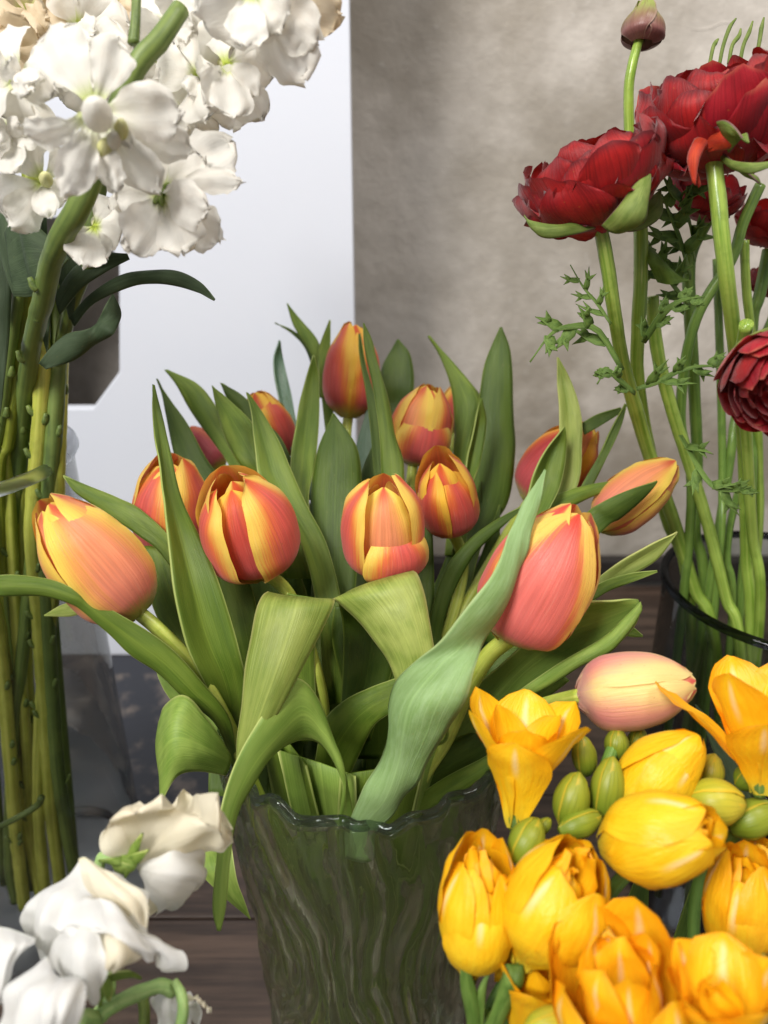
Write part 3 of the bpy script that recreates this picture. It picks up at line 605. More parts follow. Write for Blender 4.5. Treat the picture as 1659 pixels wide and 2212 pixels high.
# folded strap leaves in front
sheet('leaf', [[(497, 1630, .312), (500, 1640, .312), (497, 1655, .312), (488, 1676, .312)], [(440, 1540, .303), (432, 1590, .298), (432, 1630, .297), (425, 1667, .300)], [(395, 1502, .302), (380, 1560, .294), (378, 1630, .292), (381, 1680, .295)], [(352, 1525, .306), (345, 1600, .300), (347, 1670, .298), (349, 1735, .298)], [(343, 1560, .312), (340, 1620, .310), (344, 1690, .308), (347, 1742, .306)]], LEAFL, T1, 36, 15, .0008, 60, .0006, 50, .0007)
sheet('leaf', [[(717, 1296, .318), (670, 1293, .322), (625, 1288, .322), (578, 1278, .318)], [(722, 1302, .306), (668, 1300, .300), (618, 1296, .300), (566, 1290, .306)], [(700, 1350, .300), (655, 1345, .294), (605, 1340, .294), (551, 1335, .300)], [(655, 1440, .295), (620, 1438, .290), (580, 1432, .290), (533, 1425, .295)], [(602, 1535, .292), (580, 1535, .289), (550, 1532, .289), (521, 1522, .292)], [(556, 1622, .292), (540, 1624, .290), (526, 1618, .290), (511, 1600, .292)], [(516, 1672, .293), (515, 1673, .293), (514, 1673, .293), (513, 1673, .293)]], LEAFY, T3, 50, 13, .0006, 60, .0005, 60, .0007)
leaf(T3, [(620, 1284, 700, 1296, .326), (600, 1330, 690, 1340, .338, 0, 0), (590, 1420, 680, 1430, .347), (620, 1600, 690, 1600, .35)], LEAF)
sheet('leaf', [[(722, 1298, .322), (765, 1272, .324), (822, 1252, .324), (893, 1234, .320)], [(724, 1297, .312), (770, 1282, .306), (830, 1265, .304), (903, 1243, .310)], [(770, 1338, .308), (810, 1322, .302), (860, 1308, .300), (918, 1284, .304)], [(810, 1385, .305), (842, 1372, .300), (885, 1360, .298), (929, 1345, .300)], [(842, 1432, .303), (868, 1422, .299), (902, 1410, .297), (940, 1412, .298)], [(860, 1480, .302), (880, 1475, .299), (915, 1470, .298), (950, 1460, .298)]], LEAFY, T4, 46, 13, .0007, 55, .0008, 60, .0007)
leaf(T4, [(730, 1300, 880, 1245, .328), (740, 1350, 880, 1320, .345), (740, 1450, 850, 1440, .35), (730, 1600, 800, 1600, .35)], LEAFD)
leaf(T3, [(470, 2010, 475, 2011, .268), (460, 1962, 487, 1962, .270, 0, .1), (468, 1860, 496, 1867, .274, 0, .1), (474, 1765, 505, 1797, .278, .002, .1), (492, 1690, 528, 1728, .284, .003, .12), (522, 1618, 573, 1658, .290, .004, .15), (575, 1530, 610, 1618, .296, .006, .15), (622, 1468, 655, 1598, .302, .006, .12), (664, 1478, 692, 1608, .305, .004, .12), (700, 1545, 722, 1645, .306, 0, .12), (726, 1610, 740, 1690, .306, 0, .1), (748, 1685, 735, 1750, .308, 0, .1), (764, 1770, 725, 1800, .312), (765, 1850, 730, 1860, .318)], LEAFL, 80, 13)
sheet('leaf', [[(433, 1836, .315), (455, 1830, .315), (500, 1825, .315)], [(430, 1880, .31), (470, 1880, .308), (512, 1900, .31)], [(475, 1930, .31), (500, 1935, .308), (528, 1945, .31)], [(538, 1984, .312), (540, 1985, .312), (542, 1986, .312)]], LEAFL, T2, 20, 9)
leaf(T4, [(862, 1462, 862, 1530, .325), (800, 1485, 815, 1560, .33, 0, .1), (740, 1515, 790, 1600, .335, 0, .12), (700, 1560, 760, 1665, .34, 0, .1), (680, 1650, 740, 1720, .345)], LEAF)
leaf(T4, [(722, 1310, 800, 1300, .352), (718, 1382, 850, 1390, .352, 0, .1), (746, 1509, 880, 1480, .352), (760, 1640, 880, 1640, .355)], LEAFD)
leaf(T13, [(1090, 1548, 1090, 1600, .335), (1000, 1590, 1030, 1660, .335, 0, .1), (928, 1632, 960, 1700, .338, 0, .12), (850, 1690, 890, 1750, .34, 0, .1), (780, 1745, 830, 1800, .345)], LEAFD)
leaf(T13, [(1100, 1600, 1096, 1640, .325), (1045, 1636, 1050, 1678, .328, 0, .15), (960, 1680, 980, 1725, .332, 0, .15), (880, 1735, 900, 1775, .336), (820, 1780, 850, 1820, .342)], LEAF)
leaf(T13, [(1150, 1400, 1170, 1440, .345), (1060, 1400, 1110, 1540, .347, 0, .1), (1000, 1470, 1040, 1600, .35), (930, 1600, 980, 1700, .352), (870, 1750, 930, 1760, .355)], LEAFD)
leaf(T14, [(1200, 1440, 1230, 1470, .34), (1130, 1440, 1160, 1530, .342, 0, .1), (1060, 1500, 1100, 1610, .345), (980, 1620, 1030, 1700, .35)], LEAF)
tube('leaf_tip', [(940, 1608, .292), (958, 1602, .289), (966, 1588, .286), (968, 1566, .285)], [.0008, .0007, .0006, .0002], LEAFL, T13, k=6)
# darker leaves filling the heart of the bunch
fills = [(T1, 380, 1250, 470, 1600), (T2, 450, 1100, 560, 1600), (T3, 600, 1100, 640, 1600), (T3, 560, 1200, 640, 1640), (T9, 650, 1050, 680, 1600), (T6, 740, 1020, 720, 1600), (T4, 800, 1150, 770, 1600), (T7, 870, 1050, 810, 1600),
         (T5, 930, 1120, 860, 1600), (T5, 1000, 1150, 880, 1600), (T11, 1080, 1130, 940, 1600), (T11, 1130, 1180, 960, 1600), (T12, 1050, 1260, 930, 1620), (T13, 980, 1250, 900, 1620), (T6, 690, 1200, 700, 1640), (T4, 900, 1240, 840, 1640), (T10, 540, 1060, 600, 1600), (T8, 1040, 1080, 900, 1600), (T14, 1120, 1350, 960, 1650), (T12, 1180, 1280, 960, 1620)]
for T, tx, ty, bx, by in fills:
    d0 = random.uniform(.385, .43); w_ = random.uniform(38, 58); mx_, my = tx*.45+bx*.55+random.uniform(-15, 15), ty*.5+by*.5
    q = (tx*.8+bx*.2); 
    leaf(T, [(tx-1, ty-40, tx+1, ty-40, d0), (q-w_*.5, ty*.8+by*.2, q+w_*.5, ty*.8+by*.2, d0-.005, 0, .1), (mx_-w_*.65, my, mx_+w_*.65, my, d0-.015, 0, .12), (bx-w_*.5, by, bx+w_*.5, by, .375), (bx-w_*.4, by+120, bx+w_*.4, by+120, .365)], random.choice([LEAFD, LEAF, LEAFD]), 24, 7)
# leaf bases down in the rippled vase
tl = [T1, T2, T3, T4, T5, T6, T7, T9, T11, T12, T13, T14]
for i, T in enumerate(tl):
    a = 2*math.pi*i/len(tl)+.3; V = []; nvv = 14
    for j in range(nvv):
        s = j/(nvv-1); z = TZ+.03+s*(RZ-TZ-.02); r = .030+.016*s; ww = .010+.008*s
        for k in range(5):
            u = (k/4-.5)*2*ww; aa = a+.5*math.sin(s*3+i)*.4
            V.append((VC[0]+r*math.cos(aa)-u*math.sin(aa)-.004*(1-abs(k-2)/2)*math.cos(aa), VC[1]+r*math.sin(aa)+u*math.cos(aa), z))
    mk('leaf', V, gridfaces(nvv, 5), LEAF if i % 2 else LEAFL, T, griduv(nvv, 5), .0008)

# ------------------------------------------------------------------ white stock
SWID = [(0, .14), (.15, .22), (.3, .45), (.5, .80), (.7, 1.0), (.85, .98), (.94, .74), (.985, .40), (1, .12)]
def free_petal(parent, c, t, wpx, bulge=.12, cup=.0, tilt=0, mat=WHITE, ruf=.10, nv=24, nu=17, wid=SWID, name='petal', solid=0, label=None, seed=None, wr=.02):
    "petal from centre c to tip t (px, py, d), half-width wpx; bulge lifts its middle towards the light, tilt turns one side away"
    a, b = P(*c), P(*t); L = np.linalg.norm(b-a); ax = nrm(b-a); cam_ = nrm(-(a+b)/2); side = nrm(np.cross(ax, cam_)); n = np.cross(side, ax)
    th = math.radians(tilt); side, n = side*math.cos(th)+n*math.sin(th), n*math.cos(th)-side*math.sin(th)
    v = np.linspace(0, 1, nv); hw = lut(wid, v)*pr_(wpx, (c[2]+t[2])/2)
    seed = random.random()*50 if seed is None else seed
    G = np.zeros((nv, nu, 3))
    for j in range(nv):
        for i in range(nu):
            s = 2*i/(nu-1)-1
            jag = noise.noise(Vector((s*5.5, seed, 2)))*.07+noise.noise(Vector((s*14, seed, 5)))*.025+noise.noise(Vector((s*2.0, seed, 8)))*.07
            arc = 1-.07*s*s*v[j]+jag*v[j]**4; hwj = hw[j]*(1+.12*noise.noise(Vector((v[j]*7, seed, s > 0)))*v[j])
            G[j, i] = a+ax*L*v[j]*arc+side*hwj*s+n*(L*bulge*math.sin(math.pi*v[j]*.9)-cup*hwj*s*s+.025*L*v[j]*math.cos(s*5+seed)-.02*L*math.exp(-(s*5)**2)*(1-v[j]))
    W = pr_(wpx, c[2])
    G = wrinkle(G, wr*L, 1.5/W, seed, 1, 1.9/W, ruf*1.5*W); G = wrinkle(G, wr*.12*L, 4.5/W, seed+3, 1, 5.0/W, ruf*.10*W)
    return mk(name, G.reshape(-1, 3), gridfaces(nv, nu), mat, parent, griduv(nv, nu), solid, label)
def blob(name, c, t, R, mat, parent, k=14, n=12, prof=None):
    b, e = P(*c), P(*t); r = pr_(R, c[2]); a, e1, e2 = frame(b, e); L = np.linalg.norm(e-b); V = []
    prof = prof or [(0, .25), (.15, .7), (.4, 1), (.65, .95), (.85, .65), (.95, .38), (1, .08)]
    for j in range(n):
        v = j/(n-1); rr = float(lut(prof, np.array([v]))[0])*r
        for i in range(k):
            q = 2*math.pi*i/k; V.append(b+a*L*v+rr*(math.cos(q)*e1+math.sin(q)*e2))
    return mk(name, V, gridfaces(n, k, True)+[tuple(range(k))[::-1], tuple(range((n-1)*k, n*k))], mat, parent, [(i/k, j/(n-1)) for j in range(n) for i in range(k)])
def floret(T, c, petals, mat=WHITE, back=(10, 20, .02), tr=13, extra=None):
    f = blob('floret', (c[0]+back[0], c[1]+back[1], c[2]+back[2]), c, tr, BUDW, T)
    for q in petals:
        kw = dict(q[3]) if len(q) > 3 else {}
        t = q[0] if len(q[0]) == 3 else (*q[0], c[2]-.004)
        free_petal(f, c, t, q[1], q[2], mat=kw.pop('mat', mat), **kw)
    return f
def auto_floret(T, c, R, n=6, mat=WHITE, ph=0, dz=.0):
    ps = []
    for k in range(n):
        a = ph+2*math.pi*k/n+random.uniform(-.25, .25); r = R*random.uniform(.85, 1.1)
        ps.append(((c[0]+r*math.cos(a), c[1]+r*math.sin(a), c[2]+random.uniform(-.012, .010)+dz), r*random.uniform(.42, .58), random.uniform(.05, .25), {'cup': random.uniform(-.2, .3), 'tilt': random.uniform(-35, 35)}))
    for k in range(3):
        a = random.uniform(0, 6.28); r = R*.45; ps.append(((c[0]+r*math.cos(a), c[1]+r*math.sin(a), c[2]-.012), r*.6, .2, {'cup': .4, 'tilt': random.uniform(-60, 60), 'ruf': .2}))
    return floret(T, c, ps, mat)
def vase_foot(p, c, R, z=TZ+.013):
    v = p[:2]-c; f = c-v*.5; return [np.array([f[0], f[1], z])]
LASTPP = []
def sm_(y, a, b): f = min(1, max(0, (y-a)/(b-a))); return f*f*(3-2*f)
def down(pts, c, R, zr):
    right = zr == RVZ; pp = []; off = random.uniform(-.012, .018)
    for x, y, d in pts:
        if right: t = d+(np.interp(y, [500, 1300, 1500], [d, .448, .455])-d)*sm_(y, 420, 1050)+off*sm_(y, 420, 1050)
        else: t = d+(np.interp(y, [400, 1000, 1250, 1500, 1750, 1950], [.35, .392, .418, .448, .478, .52])+off-d)*sm_(y, 430, 1050)
        pp.append((x, y, float(t)))
    LASTPP[:] = pp
    w3 = [px(q) for q in pp]; q = w3[-1]; v = q[:2]-c; n = np.linalg.norm(v)
    dr = q-w3[-3]; sl = dr[:2]/max(-dr[2], .03)*max(0, q[2]-TZ-.013)*.5; v = v+sl+np.array([random.uniform(-.004, .004), random.uniform(-.004, .004)]); n = np.linalg.norm(v)
    foot = c+v/max(n, 1e-6)*min(n, R*.82)
    return w3+[np.array([foot[0], foot[1], TZ+.013])]
def stock(label, pts, rad, mat=SSTEM):
    w3 = down(pts, LV, LR, LZ)
    T = thing('stock', label, 'flower', w3[-1], 'stock stems in the tall glass vase')
    tube('stem', w3, rad, mat, T, px=False, k=14, n=60, bumpy=.12)
    return T
SM = stock('white stock with the thick front stem and the large open blossom at its top', [(390, 20, .262), (345, 85, .258), (292, 150, .258), (235, 290, .262), (178, 430, .266), (140, 500, .272), (112, 560, .278), (92, 650, .285), (72, 730, .295), (54, 850, .315), (42, 980, .34), (30, 1100, .345), (20, 1250, .36)], [.0032, .0035, .0037, .0038, .0042, .0042, .0041, .0042, .0041, .0043, .0046, .0048, .0050, .0050])
# knots and snapped leaf stubs along the main stem
CP_ = cr(np.array([P(*q) for q in LASTPP]), 120)
for k, sx in [(58, .7), (66, -.8), (74, .3), (83, -.5), (95, .6)]:
    p = CP_[k]; d_ = nrm(np.array([sx, -.8, 0])); tube('leaf_scar', [p+d_*.0035, p+d_*.0046+np.array([0, 0, .001]), p+d_*.0056+np.array([0, 0, .004])], [.0022, .0019, .0009], SSTEM, SM, px=False, k=8, n=6)
tube('side_shoot', [(295, -20, .262), (293, 40, .260), (288, 95, .260)], [.0016, .0016, .002], SSTEM, SM)
C1 = (205, 238, .236)
f = floret(SM, C1, [
  ((112, 58, .236), 62, .10, {'tilt': 12, 'ruf': .08}), ((252, 82, .238), 46, .10, {'tilt': -10, 'ruf': .08}), ((396, 238, .230), 62, .12, {'tilt': -12}),
  ((52, 282, .238), 36, .22, {'tilt': 30, 'ruf': .16}), ((134, 424, .230), 42, .12, {'tilt': 15, 'ruf': .14}), ((256, 415, .240), 30, .10, {'tilt': -20, 'ruf': .22}),
  ((345, 408, .246), 46, .15, {'tilt': -15}), ((418, 318, .248), 46, .12, {'tilt': -20}), ((190, 395, .246), 34, .1, {}), ((280, 330, .236), 22, .3, {'tilt': 40, 'ruf': .25})], tr=16)
blob('bud', (214, 272, .232), (206, 220, .216), 31, WHITE, f); blob('bud', (262, 300, .234), (262, 258, .226), 15, BUDW, f); blob('bud', (220, 342, .24), (232, 300, .232), 16, BUDW, f)
blob('bud', (242, 320, .238), (250, 286, .228), 15, WHITE, f)
for c, t in [((205, 232, .236), (196, 208, .234)), ((222, 238, .236), (240, 226, .233)), ((232, 262, .238), (256, 272, .234))]: blob('sepal', c, t, 6, SEPAL, f)
S2 = stock('white stock whose lower blossom hangs in front of the white board', [(560, 40, .29), (500, 150, .292), (430, 260, .295), (340, 380, .30), (240, 500, .31), (170, 620, .32), (130, 760, .33), (100, 900, .345), (90, 1100, .36)], .0030)
floret(S2, (348, 418, .262), [((500, 312, .272), 55, .15, {'tilt': 20}), ((527, 398, .262), 33, .15, {'tilt': 35, 'ruf': .12}), ((462, 452, .250), 50, .18, {'tilt': -15}), ((478, 520, .262), 50, .1, {'tilt': -15, 'ruf': .16}), ((392, 552, .258), 62, .10, {'ruf': .13}), ((268, 545, .250), 52, .12, {'tilt': 20, 'ruf': .14}), ((372, 335, .268), 36, .12, {}), ((440, 340, .262), 48, .2, {'tilt': 10}), ((250, 430, .262), 46, .1, {}), ((420, 395, .252), 28, .2, {'tilt': -30, 'ruf': .2})], back=(-14, -20, .02), tr=11)
for t in [(365, 395, .258), (362, 412, .257), (332, 440, .256), (350, 445, .256)]: blob('sepal', (348, 418, .262), t, 7, SEPAL, S2)
floret(S2, (488, 140, .272), [((585, 158, .276), 50, .15, {'tilt': -25}), ((560, 210, .268), 44, .18, {'tilt': -15}), ((505, 262, .262), 46, .1, {'tilt': 10}), ((570, 262, .276), 42, .1, {'tilt': -15}), ((560, 110, .276), 40, .1, {}), ((500, 285, .28), 40, .1, {}), ((440, 230, .262), 44, .12, {'tilt': 25}), ((470, 60, .28), 42, .1, {})], back=(-14, -8, .015), tr=10)
floret(S2, (545, -12, .250), [((528, 105, .243), 44, .12, {'tilt': -10, 'ruf': .16}), ((420, 20, .245), 66, .12, {'tilt': 15}), ((612, 70, .250), 50, .12, {'ruf': .16}), ((660, 175, .262), 58, .10, {'ruf': .14}), ((738, 30, .262), 55, .12, {'ruf': .18, 'mat': WHITEW}), ((560, 90, .262), 40, .1, {}), ((690, 90, .255), 55, .1, {'ruf': .14}), ((470, 80, .258), 55, .12, {}), ((610, 135, .265), 44, .1, {'ruf': .14})], tr=14)
auto_floret(S2, (430, 170, .278), 105, 6, ph=.3); auto_floret(S2, (380, 60, .29), 100, 6, WHITE, .7); auto_floret(S2, (400, 260, .285), 85, 5)
auto_floret(S2, (470, 20, .285), 110, 6, WHITE, .2)
S3 = stock('white stock at the left edge with a small lower blossom above dark leaves', [(60, 60, .31), (60, 200, .31), (62, 340, .31), (70, 480, .315), (60, 640, .325), (40, 800, .335), (20, 950, .345), (0, 1120, .36)], .003, SSTEMD)
floret(S3, (95, 392, .280), [((-20, 440, .27), 52, .15, {'tilt': 20}), ((20, 492, .272), 44, .12, {'tilt': 15}), ((30, 320, .285), 46, .15, {}), ((95, 302, .283), 30, .3, {'tilt': 30}), ((150, 330, .285), 32, .2, {}), ((110, 478, .275), 28, .2, {'tilt': -20}), ((150, 430, .28), 32, .2, {})], back=(10, -12, .015), tr=10)
blob('bud', (102, 400, .277), (97, 375, .268), 14, BUDW, S3)
auto_floret(S3, (40, 170, .262), 105, 6, WHITE, .5); auto_floret(S3, (20, 290, .275), 90, 6, WHITE, .1)
auto_floret(S3, (60, 30, .30), 120, 6, WHITEW, .4); auto_floret(S3, (170, 60, .30), 105, 6, WHITE, .1); auto_floret(S3, (-10, 95, .285), 100, 6, WHITEW, .1)
S4 = stock('white stock behind the others, its lowest blossom beside the thick stem', [(250, -20, .33), (240, 150, .33), (225, 350, .33), (190, 520, .335), (150, 660, .34), (125, 800, .345), (112, 950, .36), (100, 1150, .375)], .0032)
floret(S4, (205, 490, .285), [((175, 575, .278), 42, .1, {'ruf': .14}), ((232, 560, .284), 30, .1, {'tilt': -30}), ((265, 500, .285), 40, .1, {}), ((150, 520, .29), 30, .1, {}), ((240, 430, .29), 40, .1, {})], back=(0, -20, .015), tr=8)
auto_floret(S4, (300, 330, .295), 95, 6); auto_floret(S4, (250, 30, .315), 115, 6, WHITEW); auto_floret(S4, (120, -10, .325), 120, 6, WHITEW, .8); auto_floret(S4, (200, 150, .30), 100, 6, WHITE, .4); auto_floret(S4, (330, -10, .33), 110, 6, WHITEW)
auto_floret(S4, (110, 110, .31), 100, 5, WHITE); auto_floret(S4, (290, 420, .30), 80, 5); auto_floret(S4, (330, 130, .31), 100, 6); auto_floret(S4, (310, 220, .305), 90, 6)
auto_floret(S4, (5, -5, .33), 120, 6, WHITEW, .8)
# more stems crowding the tall vase
more = [('pale green stock stem along the right wall of the tall vase', [(118, 560, .37), (128, 700, .372), (122, 850, .375), (112, 1000, .38), (98, 1200, .39), (112, 1500, .41), (132, 1720, .42)], .0047),
        ('knobbly stock stem second from the right in the tall vase', [(80, 600, .36), (92, 780, .365), (84, 950, .375), (70, 1150, .38), (85, 1350, .40), (98, 1560, .415), (112, 1760, .43)], .0046),
        ('dark stock stem at the left edge of the photograph', [(-10, 520, .33), (6, 700, .335), (0, 900, .345), (-12, 1100, .36), (10, 1400, .38), (40, 1700, .41)], .0046),
        ('leaning pale stock stem crossing the tall vase from upper left', [(45, 620, .32), (20, 780, .325), (5, 900, .335), (-20, 1020, .35), (-40, 1200, .36)], .0030),
        ('stock stem behind the thick front stem in the tall vase', [(50, 480, .35), (60, 700, .36), (48, 900, .365), (48, 1200, .375), (60, 1500, .40), (78, 1800, .43)], .0046),
        ('thin stock stem low in the tall vase with small side knots', [(10, 900, .40), (24, 1150, .405), (40, 1400, .41), (60, 1650, .43), (70, 1850, .44)], .0038),
        ('stock stem in the shadowed heart of the tall vase', [(100, 520, .39), (104, 760, .395), (88, 1000, .40), (60, 1300, .41), (30, 1600, .43), (20, 1850, .44)], .0042),
        ('stock stem nearest the viewer at the lower left of the tall vase', [(-60, 1000, .34), (-20, 1250, .35), (10, 1500, .37), (30, 1750, .39), (40, 1850, .40)], .0046),
        ('bent olive stock stem at the back of the tall vase', [(140, 560, .40), (132, 800, .41), (126, 1000, .415), (118, 1250, .42), (90, 1500, .43), (84, 1760, .45)], .0042)]
SX = []
for i, (lb, pts, r) in enumerate(more):
    r *= .87; T = stock(lb, pts, r, SSTEMV if i % 3 else SSTEM); SX.append(T); CP_ = cr(np.array([P(*q) for q in LASTPP]), 60)
    for _ in range(7):
        k = random.randrange(8, 55); p = CP_[k]; sx = np.array([random.choice((-1, 1))*.8, -.6, 0])
        tube('leaf_scar', [p+sx*r*.7+np.array([0, 0, -.002]), p+sx*(r+.0006), p+sx*(r+.0016)+np.array([0, 0, .003])], [.0018, .0017, .0009], SSTEM, T, px=False, k=8, n=6)
tube('side_shoot', [(-10, 1790, .45), (40, 1765, .448), (80, 1740, .45), (90, 1722, .447)], [.0016, .0018, .002, .002], SSTEM, SX[5])
tube('side_shoot', [(120, 1715, .468), (143, 1690, .462), (152, 1672, .46)], [.001, .001, .0006], SSTEM, SX[0])
# dark lance leaves
leaf(S4, [(464, 647, 463, 649, .315), (437, 614, 428, 632, .315, 0, .15), (390, 588, 384, 619, .315, 0, .2), (332, 583, 336, 613, .317, 0, .2), (270, 592, 282, 620, .32, 0, .2), (205, 628, 205, 655, .325, 0, .2), (150, 685, 160, 705, .33)], STOCKLEAF, 36)
leaf(S4, [(242, 635, 247, 637, .30), (224, 667, 259, 682, .30, .003, .15), (210, 700, 244, 722, .30, -.003, .2), (185, 712, 205, 745, .302, .003, .15), (137, 727, 160, 778, .306, 0, .2), (85, 785, 100, 797, .31)], STOCKLEAF, 36)
leaf(S4, [(275, 548, 280, 560, .325), (220, 548, 225, 590, .325, 0, .15), (160, 580, 175, 625, .325, 0, .15), (118, 640, 130, 680, .33)], STOCKLEAF)
leaf(S3, [(140, 545, 150, 560, .30), (60, 470, 100, 620, .305, 0, .1), (30, 460, 70, 640, .31), (10, 500, 30, 640, .315)], STOCKLEAF)
leaf(S3, [(30, 640, 32, 642, .32), (0, 560, 40, 580, .32, 0, .2), (-8, 480, 46, 490, .32, 0, .2), (5, 420, 50, 430, .325), (30, 380, 50, 390, .33)], STOCKLEAF)
leaf(S3, [(100, 760, 103, 762, .34), (70, 640, 110, 650, .34, 0, .2), (62, 540, 105, 550, .34, 0, .2), (70, 450, 100, 460, .335)], STOCKLEAF)
leaf(S3, [(-10, 900, 0, 900, .33), (-25, 720, 20, 730, .33, 0, .2), (-30, 600, 25, 610, .33, 0, .2), (-10, 420, 30, 420, .335)], STOCKLEAF)
leaf(S4, [(150, 690, 156, 692, .335), (128, 600, 170, 610, .335, 0, .2), (130, 520, 190, 530, .335, 0, .2), (150, 440, 190, 440, .335)], STOCKLEAF)

# ------------------------------------------------------------------ ranunculus
li_ = 0
def ran_petal(T, c, a, e1, e2, R, phi, amax, w, flat, mat, h=0, seed=None, nv=16, nu=13, ruf=.05, a0=8, wr=.035):
    V = np.zeros((nv, nu, 3)); ph = math.radians(phi)
    for j in range(nv):
        v = j/(nv-1); al = math.radians(a0+(amax-a0)*v); hw = w*(1-.28*max(0, (v-.6)/.4)**2)*(.35+.65*min(1, v/.45))
        for i in range(nu):
            s = 2*i/(nu-1)-1; th = ph+s*hw; al2 = al-math.radians(24)*s*s*v*v-math.radians(4)*v**3*noise.noise(Vector((s*3, phi, li_)))
            d = math.sin(al2)*(e1*math.cos(th)+e2*math.sin(th)); V[j, i] = c+R*(d-a*math.cos(al2)*flat)+a*h
    V = wrinkle(V, wr*R, 2.0/R, random.random()*40, 1, 2.6/R, ruf*R)
    return mk('petal', V.reshape(-1, 3), gridfaces(nv, nu), mat, T, griduv(nv, nu), 0)
def ran_head(T, c, up, R, layers, flat=.75, mat=RED, ruf=.05, mats=None, h0=0):
    C0 = P(*c); a = nrm(np.array(up, float)); cc = nrm(-C0); e1 = nrm(cc-a*np.dot(cc, a)); e2 = np.cross(a, e1); r = pr_(R, c[2])
    for li, (rs, n, amax, w) in enumerate(layers):
        for k in range(n):
            ran_petal(T, C0, a, e1, e2, r*rs*random.uniform(.95, 1.05), 360*k/n+li*37+random.uniform(-10, 10), amax+random.uniform(-11, 11), w*random.uniform(.85, 1.1), flat, random.choice(mats or [mat]), ruf=ruf, h=h0)
def ranunc(label, pts, rad, mat=RSTEM, name='ranunculus', cat='flower'):
    w3 = down(pts, RV, RR, RVZ); T = thing(name, label, cat, w3[-1], 'ranunculus in the smoky vase')
    tube('stem', w3, rad, mat, T, px=False, k=14, n=60, bumpy=.05); return T
LAY = [(1.03, 5, 72, .80), (1.0, 6, 86, .72), (.97, 6, 98, .70), (.93, 6, 106, .66), (.87, 6, 112, .64), (.80, 6, 117, .6), (.72, 6, 120, .6), (.62, 5, 124, .6), (.52, 5, 128, .62), (.38, 4, 130, .7)]
Q1 = ranunc('dark red ranunculus at the left of the red group with a green calyx beneath', [(1292, 470, .315), (1310, 560, .318), (1328, 680, .322), (1345, 780, .328), (1372, 880, .335), (1402, 980, .342), (1450, 1110, .355), (1500, 1270, .37), (1545, 1400, .385)], [.0030]*4+[.0036]*6)
ran_head(Q1, (1272, 362, .312), (-.40, .10, .88), 163, LAY, .80, mats=[RED, RED, RED, REDD], ruf=.11)
leaf(Q1, [(1400, 376, 1405, 378, .292), (1368, 402, 1402, 430, .290, 0, .25), (1335, 448, 1392, 478, .290, 0, .3), (1300, 486, 1350, 500, .298, 0, .2)], SEPAL, 20, name='sepal')
leaf(Q1, [(1132, 465, 1136, 470, .300), (1150, 478, 1172, 512, .298, 0, .2), (1205, 486, 1235, 508, .300, 0, .25), (1268, 470, 1300, 490, .308)], SEPAL, 20, name='sepal')
leaf(Q1, [(1425, 410, 1428, 412, .33), (1390, 440, 1425, 470, .325, 0, .2), (1340, 470, 1370, 500, .32), (1300, 470, 1310, 490, .315)], SEPAL, 16, name='sepal')
Q2 = ranunc('large faded red ranunculus at the upper right corner with curled sepals', [(1540, 335, .300), (1550, 420, .300), (1560, 520, .302), (1572, 620, .306), (1585, 720, .312), (1598, 850, .322), (1608, 1000, .336), (1612, 1200, .355), (1618, 1400, .375)], [.0032]*10)
ran_head(Q2, (1556, 204, .305), (-.30, .0, .90), 182, LAY, .85, mats=[RED, RED, REDF], ruf=.12)
for st in [[(1498, 395, 1502, 398, .285), (1484, 345, 1512, 340, .285, 0, .3), (1500, 300, 1535, 305, .29, 0, .2)], [(1598, 290, 1600, 293, .280), (1560, 285, 1580, 318, .283, 0, .3), (1520, 300, 1530, 330, .29)], [(1510, 405, 1514, 400, .29), (1492, 330, 1505, 360, .288), (1520, 290, 1540, 300, .29)]]:
    leaf(Q2, st, REDO, 14, name='petal')
leaf(Q2, [(1668, 348, 1668, 360, .275), (1620, 352, 1622, 375, .278, 0, .25), (1580, 345, 1582, 366, .285, 0, .25), (1555, 330, 1560, 350, .295)], SEPAL, 18, name='sepal')
leaf(Q2, [(1640, 395, 1644, 398, .282), (1600, 360, 1634, 380, .284, 0, .25), (1570, 335, 1590, 365, .29), (1550, 325, 1556, 340, .296)], SEPAL, 16, name='sepal')
leaf(Q2, [(1602, 300, 1618, 310, .272), (1570, 262, 1612, 290, .275, 0, .3), (1545, 262, 1575, 330, .285)], SEPAL, 16, name='sepal')
for x0, y0, x1_, y1_, x2, y2 in [(1562, 100, 1576, 60, 1590, 40), (1582, 98, 1596, 78, 1600, 62), (1606, 98, 1618, 70, 1626, 46), (1640, 92, 1645, 60, 1650, 38), (1540, 104, 1546, 92, 1552, 84)]:
    tube('dried_style', [(x0-8, y0+40, .33), (x0, y0, .33), (x1_, y1_, .33), (x2, y2, .33)], [.0008, .0009, .0010, .0004], SEPAL, Q2, k=6)
Q3 = ranunc('fresh crimson ranunculus at the right edge showing its layered petal rims', [(1612, 700, .30), (1600, 800, .31), (1612, 950, .325), (1625, 1150, .345), (1640, 1350, .37)], .0028, RSTEM)
L3 = [(1.0, 6, 92, .75), (.94, 7, 102, .62), (.88, 7, 108, .58), (.81, 7, 113, .55), (.74, 7, 117, .52), (.66, 7, 121, .5), (.58, 6, 125, .5), (.49, 6, 128, .5), (.40, 5, 131, .55), (.30, 4, 134, .6)]
ran_head(Q3, (1700, 842, .262), (-.30, -.72, -.45), 144, L3, .8, mats=[REDF, RED, REDF], ruf=.02)
leaf(Q3, [(1578, 758, 1582, 770, .275), (1600, 735, 1612, 756, .272, 0, .2), (1640, 715, 1650, 735, .272, 0, .2), (1680, 700, 1680, 720, .275)], SEPAL, 16, name='sepal')
